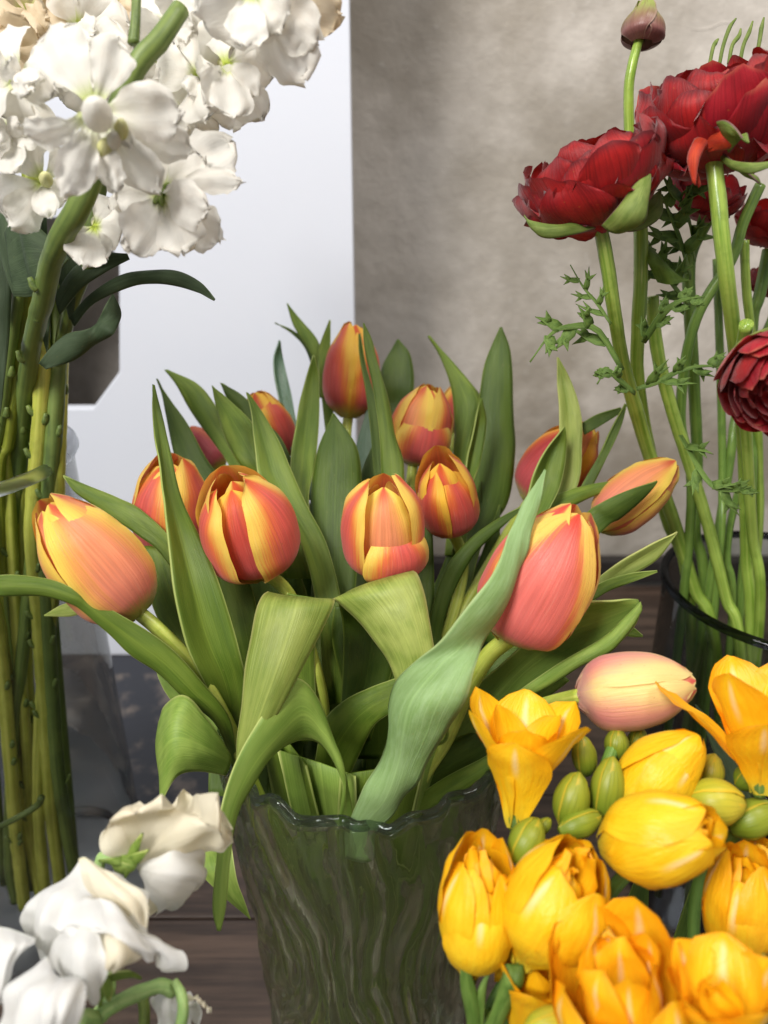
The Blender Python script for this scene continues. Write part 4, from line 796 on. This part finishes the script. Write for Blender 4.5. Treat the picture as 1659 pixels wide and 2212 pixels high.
Q4 = ranunc('dark red ranunculus half hidden under the large upper one', [(1530, 470, .38), (1490, 560, .38), (1492, 700, .38), (1500, 850, .382), (1506, 1000, .385), (1502, 1150, .39), (1520, 1300, .395)], .0032, RSTEMD)
ran_head(Q4, (1530, 400, .37), (.2, -.3, .8), 85, LAY[:5], .8, REDD)
Q5 = ranunc('shadowed red ranunculus at the right edge below the upper blossoms', [(1660, 540, .39), (1640, 640, .39), (1625, 700, .392), (1620, 900, .395), (1615, 1150, .40)], .003, RSTEMD)
ran_head(Q5, (1668, 470, .38), (.1, -.2, .9), 72, LAY[:5], .8, RED)
Q6 = ranunc('small blurred red ranunculus at the right edge above the crimson one', [(1680, 660, .42), (1640, 760, .42), (1590, 900, .42), (1560, 1100, .42)], .0026, RSTEMD)
ran_head(Q6, (1672, 600, .42), (.1, -.2, .9), 50, LAY[:4], .8, REDD)
Q7 = ranunc('closed ranunculus bud on a slim curved stalk above the red flowers', [(1382, 80, .335), (1366, 140, .335), (1358, 200, .338), (1362, 320, .345), (1382, 470, .345), (1384, 600, .345), (1378, 720, .345), (1378, 820, .345), (1400, 960, .352), (1440, 1120, .37), (1490, 1300, .385)], [.0020, .0021, .0022, .0024, .0032, .0032, .0032, .0032, .0034, .0034, .0034, .0034])
for k, (ph, ls) in enumerate([(-25, 1), (60, .96), (150, 1), (235, 1), (10, .9)]):
    petal(Q7, P(1386, 96, .335), P(1394, 0, .335), pr_(47, .335), ph, 1-.03*k, ls, .95, 0, BUDR, prof=[(0, .5), (.08, .9), (.25, 1.02), (.45, .95), (.65, .68), (.85, .36), (1, .16)], hpow=1.0, ruf=.0, name='sepal')
for lb, pts, r, m_ in [('bare ranunculus stem crossing diagonally from the upper left of the smoky vase', [(1408, 640, .365), (1420, 760, .365), (1450, 880, .366), (1488, 1000, .368), (1528, 1130, .372), (1568, 1290, .38), (1600, 1420, .385)], .0032, RSTEM),
                    ('slanting ranunculus stem rising to the upper right behind the tall pale one', [(1642, 400, .36), (1606, 480, .362), (1580, 560, .365), (1500, 700, .37), (1470, 900, .375), (1490, 1150, .38)], .0026, RSTEMD),
                    ('thin ranunculus stem between the tall pale stem and the right edge', [(1608, 520, .37), (1612, 620, .37), (1625, 750, .372), (1640, 1000, .38), (1630, 1250, .39)], .0022, RSTEM),
                    ('faint green ranunculus stem at the back of the smoky vase', [(1548, 560, .42), (1556, 800, .42), (1560, 1050, .42), (1550, 1250, .42)], .0022, RSTEMD),
                    ('thin dark ranunculus stem beneath the crimson flower', [(1640, 950, .40), (1590, 1080, .40), (1570, 1200, .40), (1580, 1350, .40)], .0022, RSTEMD)]:
    T = ranunc(lb, pts, r, m_)
    if 'diagonally' in lb: QS = T
def fern(T, path, w, lobes, mat=FERN, name='leaf', seed=1):
    "jagged, finely cut leaf: a narrow rib with pointed side lobes, all one blade"
    rnd = random.Random(seed); C0 = cr(np.array([P(*q) for q in path]), 14); V = []; Fc = []; uv = []
    def strip(pts, w0, w1=0):
        n = len(pts); t = nrm(np.gradient(pts, axis=0)); b = len(V)
        for j in range(n):
            cm = nrm(-pts[j]); s = nrm(np.cross(t[j], nrm(cm+np.array([.5, 0, .6])))); f = j/(n-1); ww = (w0*(1-f)+w1*f)*(.7+.6*math.sin(math.pi*min(1, f*1.1)))
            if j == n-1: ww = w1
            for q, u in ((-1, 0), (0, .5), (1, 1)): V.append(pts[j]+s*ww*q-cm*ww*.25*(1-abs(q))); uv.append((u, f))
        for j in range(n-1):
            for i in range(2): a = b+j*3+i; Fc.append((a, a+1, a+4, a+3))
    strip(C0, w*.5, w*.1); T_ = nrm(np.gradient(C0, axis=0)); L = np.linalg.norm(C0[-1]-C0[0])
    for k in range(lobes):
        j = int((k+1)/(lobes+1)*13); s0 = 1 if k % 2 else -1; cm = nrm(-C0[j]); s = nrm(np.cross(T_[j], cm))*s0
        l = L*rnd.uniform(.20, .36)*(1.1-.5*j/13); dirn = nrm(T_[j]*rnd.uniform(.5, 1.1)+s+cm*rnd.uniform(-.5, .5))
        q = C0[j]+np.linspace(0, 1, 5)[:, None]*dirn*l+(np.linspace(0, 1, 5)**2)[:, None]*T_[j]*l*.3; strip(q, w*1.0)
        for m in (2,):
            for sg in (-1, 1):
                dd = nrm(dirn+nrm(np.cross(dirn, cm))*sg*.8); strip(q[m]+np.linspace(0, 1, 4)[:, None]*dd*l*.5, w*.55)
    return mk(name, V, Fc, mat, T, uv, .0004)
fern(Q1, [(1345, 800, .325), (1290, 712, .322), (1230, 706, .320), (1190, 722, .318), (1145, 782, .316)], .0032, 5, seed=2)
fern(Q1, [(1372, 850, .325), (1335, 818, .318), (1310, 800, .315), (1290, 830, .315)], .0030, 4, seed=4)
fern(Q7, [(1375, 840, .34), (1420, 825, .335), (1470, 800, .33), (1530, 790, .33), (1570, 800, .33)], .0026, 5, seed=5)
fern(Q1, [(1320, 700, .32), (1290, 655, .32), (1260, 620, .322), (1232, 572, .325)], .0016, 5, seed=6)
fern(Q7, [(1390, 740, .345), (1430, 680, .335), (1470, 650, .33), (1522, 640, .33)], .0034, 6, seed=7)
fern(Q4, [(1490, 660, .375), (1450, 610, .36), (1420, 560, .35), (1400, 520, .35)], .0032, 5, seed=8)
fern(Q4, [(1492, 600, .37), (1470, 520, .35), (1450, 470, .34), (1430, 420, .335)], .0036, 6, seed=9)
fern(Q4, [(1500, 560, .37), (1490, 480, .345), (1470, 430, .335), (1500, 395, .33)], .0030, 6, seed=10)
fern(QS, [(1470, 940, .368), (1530, 1040, .35), (1580, 1060, .345), (1625, 1050, .34)], .0030, 6, FERN, seed=11)
leaf(Q1, [(1350, 872, 1353, 874, .385), (1318, 930, 1342, 918, .385), (1290, 990, 1312, 985, .385), (1250, 1060, 1275, 1060, .385)], LEAFD)
leaf(Q1, [(1340, 880, 1345, 890, .395), (1290, 895, 1300, 918, .395), (1255, 915, 1262, 940, .395)], LEAFD)
sheet('leaf', [[(1380, 530, .35), (1395, 525, .35), (1405, 530, .35)], [(1400, 570, .345), (1430, 565, .34), (1460, 590, .345)], [(1420, 610, .35), (1450, 615, .345), (1490, 605, .35)]], FERN, Q7, 12, 7)

# ------------------------------------------------------------------ freesias
def ft(pts): q = px(pts[-1]); return np.array([q[0]*.97, q[1]+.01, TZ+.002])
FTR = [(0, .15), (.12, .18), (.3, .30), (.5, .52), (.7, .78), (.88, 1.0), (1, 1.12)]
FWT = [(0, .14), (.2, .30), (.45, .58), (.65, .78), (.8, .74), (.92, .48), (.98, .22), (1, .06)]
FEG = [(0, .14), (.10, .20), (.22, .55), (.38, .90), (.55, 1.0), (.72, .95), (.88, .74), (1, .50)]
FEW = [(0, .18), (.15, .36), (.35, .85), (.55, 1.05), (.75, .95), (.88, .68), (.96, .36), (1, .08)]
def fre(T, base, tip, R, petals, mat=YEL, prof=FEG, wid=FEW, inner=0, tube_to=None, calyx=None, ruf=.07, im=None):
    b, t = px(base), px(tip); r = pr_(R, (base[2]+tip[2])/2)
    bx = tuple(np.array(base)+(np.array(base)-np.array(tip))*.03)
    bt = tuple(np.array(base)+(np.array(tip)-np.array(base))*.16)
    f = blob('floret', bx, bt, R*.20, SEPALG, T, prof=[(0, .6), (.3, .9), (.7, 1.0), (1, .9)])
    for q in petals:
        kw = dict(ruf=ruf, nv=20, nu=13, wr=.03); kw.update(q[5] if len(q) > 5 else {}); m_ = kw.pop('mat', mat)
        petal(f, b, t, r, *q[:5], mat=m_, prof=prof, wid=wid, hpow=1.0, **kw)
    rn = random.Random(int(base[0]))
    for k in range(inner):
        petal(f, b, t, r, rn.uniform(0, 360), rn.uniform(.25, .7), rn.uniform(.86, .98), rn.uniform(.45, .7), rn.uniform(-.05, .1), mat=im or YELI, prof=prof, wid=wid, hpow=1.0, ruf=.2, nv=16, nu=9, curl=rn.uniform(-.2, .1), wr=.05)
    return f
SEPALG = leaf_mat('freesia_calyx', (.10, .20, .03), (.18, .30, .06), (.3, .4, .1), .4)
def fbud(T, base, tip, R, mat=BUD, name='bud'):
    R = R*.88
    b, t = px(base), px(tip); r = pr_(R, base[2])
    g = blob(name, base, tip, R*.93, mat, T)
    for ph, rs, ls in ((20, 1.02, .96), (140, 1.04, .8), (262, 1.03, 1.0)):
        petal(g, b, t, r, ph, rs, ls, 1.15, 0, mat, prof=[(0, .25), (.15, .7), (.4, 1), (.65, .95), (.85, .65), (.95, .38), (1, .08)], wid=[(0, .3), (.2, .9), (.5, 1.2), (.8, .8), (.95, .4), (1, .06)], hpow=1, ruf=.01, nv=14, nu=11, name='bract', wr=.008)
    return g
def freesia(label, pts, r=.0024):
    T = thing('freesia', label, 'flower', ft(pts), 'yellow freesias at the lower right'); tube('stem', [px(q) for q in pts]+[ft(pts)], r, FSTEM, T, k=10, n=34, px=False); return T
SIX = [(35, 1.02, .92, 1, 0), (-85, 1.02, .98, 1, 0), (155, 1.02, .96, 1, 0), (-25, .92, 1, 1, 0), (95, .92, 1.02, 1, 0), (215, .92, 1, 1, 0)]
A = freesia('yellow freesia spray with one wide open trumpet beside a fan of green buds', [(1330, 1600, .285), (1290, 1700, .272), (1240, 1800, .266), (1180, 1850, .262), (1130, 1960, .262), (1100, 2110, .262), (1080, 2300, .265)])
fre(A, (1113, 1785, .262), (1140, 1520, .262), 112, [(-8, .95, .78, .92, 0), (60, 1.02, .96, .9, .10), (-68, .98, .92, .9, .06), (128, .95, 1.02, 1, .05), (-120, 1.0, 1.0, .9, .12), (182, .95, 1.02, 1, .0), (5, .55, .86, .8, -.02, {'mat': YELI}), (120, .6, .92, .8, 0, {'mat': YELI}), (240, .6, .92, .8, 0, {'mat': YELI})], YEL, FTR, FWT)
fbud(A, (1266, 1675, .272), (1258, 1588, .270), 29); fbud(A, (1330, 1642, .284), (1335, 1572, .284), 29); fbud(A, (1300, 1772, .262), (1325, 1634, .262), 40)
fbud(A, (1218, 1785, .258), (1252, 1668, .258), 42); fbud(A, (1208, 1795, .252), (1300, 1762, .256), 34); fbud(A, (1112, 1865, .245), (1165, 1768, .250), 42)
fbud(A, (1370, 1640, .295), (1385, 1570, .295), 26); fbud(A, (1160, 1800, .256), (1190, 1768, .258), 16)
B = freesia('pair of half closed yellow freesias pointing up and right below the pale tulip', [(1560, 1760, .275), (1500, 1790, .272), (1430, 1830, .262), (1370, 1870, .258), (1300, 1960, .26), (1260, 2100, .265), (1240, 2300, .27)])
fre(B, (1340, 1745, .265), (1512, 1592, .262), 74, SIX, YEL, [(0, .5), (.15, .8), (.35, 1), (.6, 1), (.8, .75), (.93, .45), (1, .12)], FEW, ruf=.02)
fre(B, (1306, 1826, .247), (1550, 1786, .226), 94, [(42, 1.03, .96, 1.0, 0), (-50, 1.03, .98, 1.0, 0), (160, 1, 1.02, 1, 0), (-110, .92, 1.0, 1, 0), (100, .93, 1, 1, 0), (-4, .90, .92, .9, -.05)], YEL, [(0, .35), (.1, .62), (.25, .9), (.42, 1), (.6, .98), (.78, .8), (.92, .58), (1, .42)], FEW, 6)
fbud(B, (1525, 1708, .28), (1545, 1628, .28), 32, BUDY)
C = freesia('pair of plump yellow freesias standing side by side over green calyxes', [(1180, 1990, .25), (1130, 2070, .25), (1090, 2130, .25), (1060, 2190, .25), (1030, 2300, .25)], .0026)
fre(C, (1014, 2122, .245), (1048, 1812, .240), 84, [(8, 1.0, .72, 1.0, .03), (72, 1, .80, .85, .0), (-60, .98, .84, .95, .0), (-120, 1.0, 1.0, 1, .02), (125, 1, .98, .8, .02), (185, 1, 1.0, 1.0, 0), (-25, .9, .84, .7, 0)], YEL, FEG, FEW, 7)
fre(C, (1122, 2088, .240), (1262, 1838, .232), 104, [(-22, 1, .86, 1.1, .02), (58, 1.05, .86, .95, .16), (-85, 1, 1.0, 1.0, .03), (130, 1, .95, .9, .1), (185, 1, .98, 1, .05), (-130, 1, 1, 1, 0), (20, .9, .76, .9, 0)], YEL, FEG, FEW, 8)
for st in [[(998, 2060, 1002, 2062, .238), (996, 2110, 1022, 2120, .238, 0, .2), (1004, 2180, 1040, 2190, .240, 0, .25), (1015, 2260, 1040, 2260, .242)], [(1055, 2100, 1057, 2102, .240), (1032, 2140, 1050, 2130, .239, 0, .2), (1020, 2200, 1045, 2190, .240), (1020, 2260, 1040, 2260, .242)],
           [(1092, 2082, 1130, 2084, .236), (1085, 2110, 1132, 2118, .235, 0, .3), (1072, 2155, 1110, 2160, .237, 0, .2), (1045, 2230, 1075, 2240, .24)]]:
    leaf(C, st, SEPALG, 14, name='calyx')
leaf(C, [(1096, 1968, 1100, 1968, .25), (1072, 2060, 1092, 2030, .25), (1068, 2120, 1084, 2120, .25)], YELI, 10, name='bract')
D = freesia('large orange yellow double freesia opening upward at the lower right', [(1330, 2140, .215), (1320, 2220, .22), (1300, 2320, .225)], .003)
fre(D, (1350, 2360, .215), (1335, 2030, .208), 136, [(-12, 1.0, .72, .85, .0), (48, 1.0, .86, .8, .05), (-60, 1.0, .80, .8, .06), (100, 1.0, .95, .9, .02), (160, 1, 1.04, .9, 0), (-115, 1.05, .96, .9, .02), (215, 1, 1.0, .9, 0), (15, .5, .90, .5, .0), (-40, .55, .90, .55, 0), (130, .6, .95, .6, 0), (75, .6, .9, .5, 0)], YELO, [(0, .2), (.15, .42), (.35, .8), (.55, .98), (.75, 1.02), (.9, 1.0), (1, .95)], FEW, 4, ruf=.10, im=YELO)
D2 = freesia('dim yellow freesia tucked between the calyxes and the large double bloom', [(1160, 2200, .245), (1150, 2320, .245)], .003)
fre(D2, (1120, 2290, .245), (1180, 2055, .24), 92, [(0, 1, .86, 1, 0), (60, 1, 1.02, 1, .05), (-60, 1, .95, 1, .0), (120, 1, 1.05, 1, .05), (180, 1, 1, 1, 0), (240, 1, 1, 1, 0)], YELI, FTR, FWT, 3)
E = freesia('yellow freesia with long spread petals at the right edge above green buds', [(1640, 1740, .27), (1600, 1790, .272), (1540, 1850, .275), (1500, 1960, .28), (1480, 2300, .29)])
fre(E, (1640, 1712, .262), (1620, 1440, .262), 105, [(10, 1.0, .66, .95, .0), (-85, 1.25, .88, .55, .45, {'ruf': .12}), (70, 1, .85, 1, .1), (-30, .8, 1.0, 1, .0, {'mat': YELO}), (140, 1, 1, 1, .0), (200, 1, 1, 1, 0)], YELO, FTR, FWT)
fbud(E, (1480, 1730, .258), (1612, 1738, .256), 56, BUDY); fbud(E, (1575, 1790, .262), (1680, 1745, .262), 44, BUD); fbud(E, (1592, 1700, .272), (1640, 1655, .272), 30, BUD)
G_ = freesia('orange yellow freesia at the right edge halfway down, partly in shade', [(1590, 2100, .25), (1570, 2200, .255), (1540, 2320, .26)], .0026)
fre(G_, (1588, 2112, .250), (1612, 1838, .246), 78, [(-10, 1, .82, 1.05, 0), (55, 1, .95, 1, 0), (-70, 1, 1.0, .9, 0), (120, 1, 1, 1, 0), (180, 1, 1.02, 1, 0), (240, 1, 1, 1, 0)], YELO, FEG, FEW, 4)
G2 = freesia('orange freesia cut off by the right edge beside the shaded one', [(1670, 2000, .262), (1660, 2150, .265), (1650, 2320, .27)], .0026)
fre(G2, (1670, 2010, .262), (1655, 1815, .262), 60, SIX, YELO, FEG, FEW, 6)
H = freesia('rounded orange freesia in the bottom right corner, blurred and close', [(1560, 2240, .20), (1550, 2340, .205)], .003)
fre(H, (1560, 2330, .20), (1562, 2085, .198), 100, [(-5, 1, .78, 1.1, 0), (50, 1, .92, 1, .05), (-70, 1.0, .90, .9, .05), (120, 1, 1, 1, 0), (180, 1, 1.03, 1, 0), (240, 1, 1, 1, 0)], YELO, FTR, [(0, .3), (.3, .8), (.6, 1.05), (.8, .98), (.92, .7), (.98, .4), (1, .15)], 2)
K = freesia('green tinged freesia bud at the bottom edge under the double bloom', [(1190, 2260, .215), (1170, 2340, .22)])
fbud(K, (1130, 2235, .215), (1245, 2195, .215), 40, BUDY)
leaf(H, [(1650, 2060, 1652, 2062, .21), (1620, 2120, 1660, 2120, .21), (1610, 2200, 1670, 2200, .212), (1600, 2260, 1670, 2260, .215)], LEAFD)
# blades of the freesias behind the blooms
for st in [[(1400, 1840, 1404, 1842, .33), (1350, 1960, 1400, 1960, .33), (1340, 2100, 1400, 2100, .33), (1330, 2260, 1390, 2260, .33)], [(1520, 1850, 1524, 1852, .34), (1470, 1980, 1510, 1980, .34), (1430, 2120, 1480, 2120, .34), (1420, 2280, 1470, 2280, .34)]]:
    leaf(B, st, LEAFD, 18)
leaf(E, [(1500, 1520, 1503, 1522, .30), (1540, 1620, 1570, 1600, .30), (1580, 1740, 1620, 1720, .29), (1600, 1800, 1640, 1800, .285)], STOCKLEAF, 16)

# ------------------------------------------------------------------ sweet peas
def pea(label, pts, r=.0016):
    T = thing('sweet_pea', label, 'flower', ft(pts), 'white sweet peas at the lower left')
    tube('stem', [px(q) for q in pts]+[ft(pts)], r, PSTEM, T, k=8, n=30, bumpy=.2, px=False); return T
U1 = pea('cream sweet pea blossom with a ruffled standard petal in front of the vase', [(262, 1862, .247), (230, 1850, .25), (214, 1870, .252), (224, 2000, .256), (240, 2140, .255), (215, 2300, .25)])
sheet('standard', [[(290, 1862, .243), (296, 1858, .243), (300, 1866, .243), (296, 1874, .243), (290, 1876, .243)],
                   [(236, 1850, .238), (268, 1810, .236), (320, 1800, .240), (352, 1830, .242), (330, 1890, .246)],
                   [(219, 1822, .238), (250, 1775, .234), (330, 1768, .242), (400, 1805, .238), (350, 1900, .250)],
                   [(222, 1792, .238), (262, 1760, .228), (348, 1742, .246), (440, 1790, .234), (438, 1845, .252)],
                   [(240, 1770, .244), (300, 1757, .226), (378, 1736, .252), (470, 1790, .230), (480, 1836, .254)],
                   [(252, 1762, .250), (345, 1738, .232), (395, 1722, .250), (462, 1720, .228), (500, 1826, .246)]], PEAC, U1, 38, 29, .0012, 90, .0016, 130, 0, 3, pleat=(4, .0017))
sheet('wing', [[(296, 1872, .242), (300, 1880, .242), (304, 1890, .242)], [(340, 1850, .240), (332, 1890, .236), (318, 1930, .238)], [(400, 1830, .244), (385, 1900, .238), (340, 1960, .240)], [(437, 1840, .250), (432, 1912, .246), (340, 1975, .246)], [(440, 1905, .254), (400, 1935, .25), (330, 1985, .25)]], PEAW, U1, 26, 17, .001, 90, .0012, 130, 0, 9, pleat=(2.5, .0009))
sheet('wing', [[(430, 1838, .255), (440, 1860, .255), (440, 1900, .255)], [(380, 1845, .252), (400, 1900, .25), (405, 1928, .252)], [(330, 1880, .25), (340, 1930, .25), (345, 1965, .25)], [(315, 1900, .25), (312, 1945, .25), (322, 1982, .25)]], PEAC, U1, 20, 13, .001, 90, .001, 130, 0, 12, pleat=(2.5, .0009))
for t in [(308, 1800, .236), (320, 1836, .234), (270, 1895, .238), (236, 1862, .240), (215, 1858, .246)]:
    leaf(U1, [(t[0], t[1], t[0]+1, t[1]+1, t[2]), ((t[0]+278)/2-7, (t[1]+1862)/2-6, (t[0]+278)/2+7, (t[1]+1862)/2+6, .238, 0, .2), (272, 1852, 286, 1874, .240)], LEAFL, 10, 5, name='sepal')
blob('calyx', (246, 1856, .243), (292, 1872, .238), 22, LEAFL, U1)
U2 = pea('large white sweet pea blossom below the cream one, folded keel inside', [(230, 2120, .235), (238, 2165, .236), (225, 2190, .238), (200, 2300, .24)])
sheet('standard', [[(178, 1854, .232), (200, 1870, .230), (225, 1880, .228), (262, 1892, .230), (316, 1930, .232)],
                   [(140, 1895, .232), (150, 1905, .228), (190, 1925, .226), (250, 1945, .222), (322, 1990, .226)],
                   [(74, 1928, .232), (110, 1930, .224), (160, 1950, .222), (228, 1940, .214), (318, 2020, .222)],
                   [(47, 1965, .232), (90, 1980, .220), (150, 1998, .220), (240, 1965, .212), (345, 2040, .222)],
                   [(52, 2000, .236), (95, 2020, .222), (155, 2010, .216), (260, 2000, .212), (395, 2055, .222)],
                   [(75, 2022, .240), (110, 2050, .228), (170, 2012, .214), (290, 2040, .212), (400, 2090, .224)],
                   [(95, 2060, .242), (130, 2070, .232), (185, 2008, .218), (310, 2062, .216), (350, 2086, .226)]], PEAW, U2, 42, 29, .0012, 90, .0014, 120, 0, 4, pleat=(4, .0017))
sheet('wing', [[(135, 2005, .226), (175, 2005, .214), (215, 2020, .212)], [(105, 2040, .222), (160, 2045, .208), (226, 2060, .208)], [(100, 2080, .224), (160, 2095, .208), (228, 2100, .208)], [(130, 2105, .226), (180, 2140, .212), (222, 2130, .212)], [(150, 2120, .228), (190, 2158, .216), (215, 2165, .216)]], PEAW, U2, 28, 19, .001, 90, .001, 120, 0, 6, pleat=(2.5, .0009))
sheet('keel', [[(212, 2010, .216), (250, 2008, .216), (300, 2040, .218)], [(218, 2050, .212), (252, 2040, .208), (312, 2060, .216)], [(222, 2085, .212), (248, 2080, .206), (290, 2080, .214)], [(228, 2095, .214), (238, 2098, .21), (256, 2090, .214)]], PEAC, U2, 20, 13, .0006, 90, 0, 120, 0, 7, pleat=(2.5, .0009))
sheet('wing', [[(172, 1856, .226), (182, 1852, .225), (200, 1862, .224)], [(176, 1880, .222), (215, 1890, .218), (250, 1895, .218)], [(185, 1920, .222), (240, 1930, .214), (305, 1925, .216)], [(215, 1945, .222), (270, 1955, .214), (320, 1960, .216)], [(262, 1962, .222), (300, 1985, .216), (318, 2010, .218)]], PEAC, U2, 26, 17, .0006, 90, .0008, 120, 0, 14, pleat=(2.5, .0009))
for st in [[(305, 2110, 307, 2114, .228), (280, 2098, 282, 2112, .226), (248, 2100, 252, 2118, .228), (232, 2108, 238, 2122, .232)], [(232, 2160, 236, 2162, .228), (222, 2135, 244, 2140, .228), (226, 2105, 240, 2112, .231)], [(214, 2175, 218, 2178, .23), (212, 2150, 226, 2150, .229), (226, 2112, 236, 2120, .231)]]:
    leaf(U2, st, LEAFL, 10, 5, name='sepal')
U3 = pea('bluish white sweet pea petal cut off by the left edge', [(-20, 2050, .225), (-30, 2150, .228), (-35, 2300, .23)])
sheet('standard', [[(-40, 2000, .225), (20, 2006, .222), (78, 2020, .220)], [(-40, 2040, .220), (20, 2040, .214), (70, 2040, .216)], [(-40, 2085, .218), (5, 2085, .212), (35, 2078, .214)], [(-40, 2130, .218), (-5, 2140, .212), (12, 2130, .214)], [(-40, 2165, .218), (-10, 2165, .214), (2, 2160, .216)]], PEAW, U3, 24, 15, .001, 90, .0012, 120, 0, 8, pleat=(4, .0017))
U4 = pea('white sweet pea blossom in the bottom left corner, close and softly blurred', [(90, 2200, .205), (100, 2330, .21)])
sheet('standard', [[(100, 2062, .212), (108, 2078, .210), (125, 2105, .208), (150, 2106, .208), (178, 2104, .208)], [(72, 2090, .208), (95, 2112, .203), (125, 2125, .200), (155, 2122, .200), (187, 2120, .204)], [(20, 2128, .206), (60, 2140, .199), (105, 2155, .195), (145, 2150, .196), (184, 2145, .200)], [(12, 2170, .206), (50, 2190, .196), (100, 2200, .192), (135, 2190, .193), (168, 2185, .198)], [(-5, 2240, .206), (40, 2250, .196), (90, 2255, .192), (120, 2240, .193), (148, 2230, .198)]], PEAW, U4, 30, 21, .001, 90, .001, 120, 0, 10, pleat=(4, .0017))
U5 = pea('withered white sweet pea at the bottom edge with a curled tan rim', [(375, 2140, .238), (345, 2130, .236), (300, 2145, .234), (255, 2165, .232), (215, 2200, .23), (190, 2300, .23)], .0023)
sheet('standard', [[(378, 2140, .245), (385, 2140, .244), (395, 2144, .245)], [(330, 2150, .246), (365, 2145, .238), (410, 2145, .242)], [(326, 2175, .245), (360, 2180, .236), (420, 2172, .240)], [(345, 2200, .245), (370, 2215, .238), (432, 2168, .240)], [(350, 2230, .245), (380, 2250, .24), (424, 2200, .242)]], PEAW, U5, 24, 17, .0012, 100, .0014, 160, 0, 11, pleat=(4, .0017))
sheet('wing', [[(400, 2146, .238), (415, 2150, .236), (425, 2152, .238)], [(412, 2160, .236), (430, 2158, .234), (438, 2168, .236)], [(424, 2164, .238), (440, 2166, .236), (450, 2182, .238)]], PEAC, U5, 14, 11, .001, 120, .0018, 200, 0, 13, pleat=(2.5, .0009))
tube('stem', [(376, 2118, .236), (392, 2150, .234), (395, 2190, .234), (380, 2260, .236)], [.0012, .0017, .0018, .0018], PSTEM, U5, k=8)
tube('stem', [(305, 2140, .250), (312, 2190, .25), (308, 2260, .25)], .0018, SSTEM, U5, k=8)
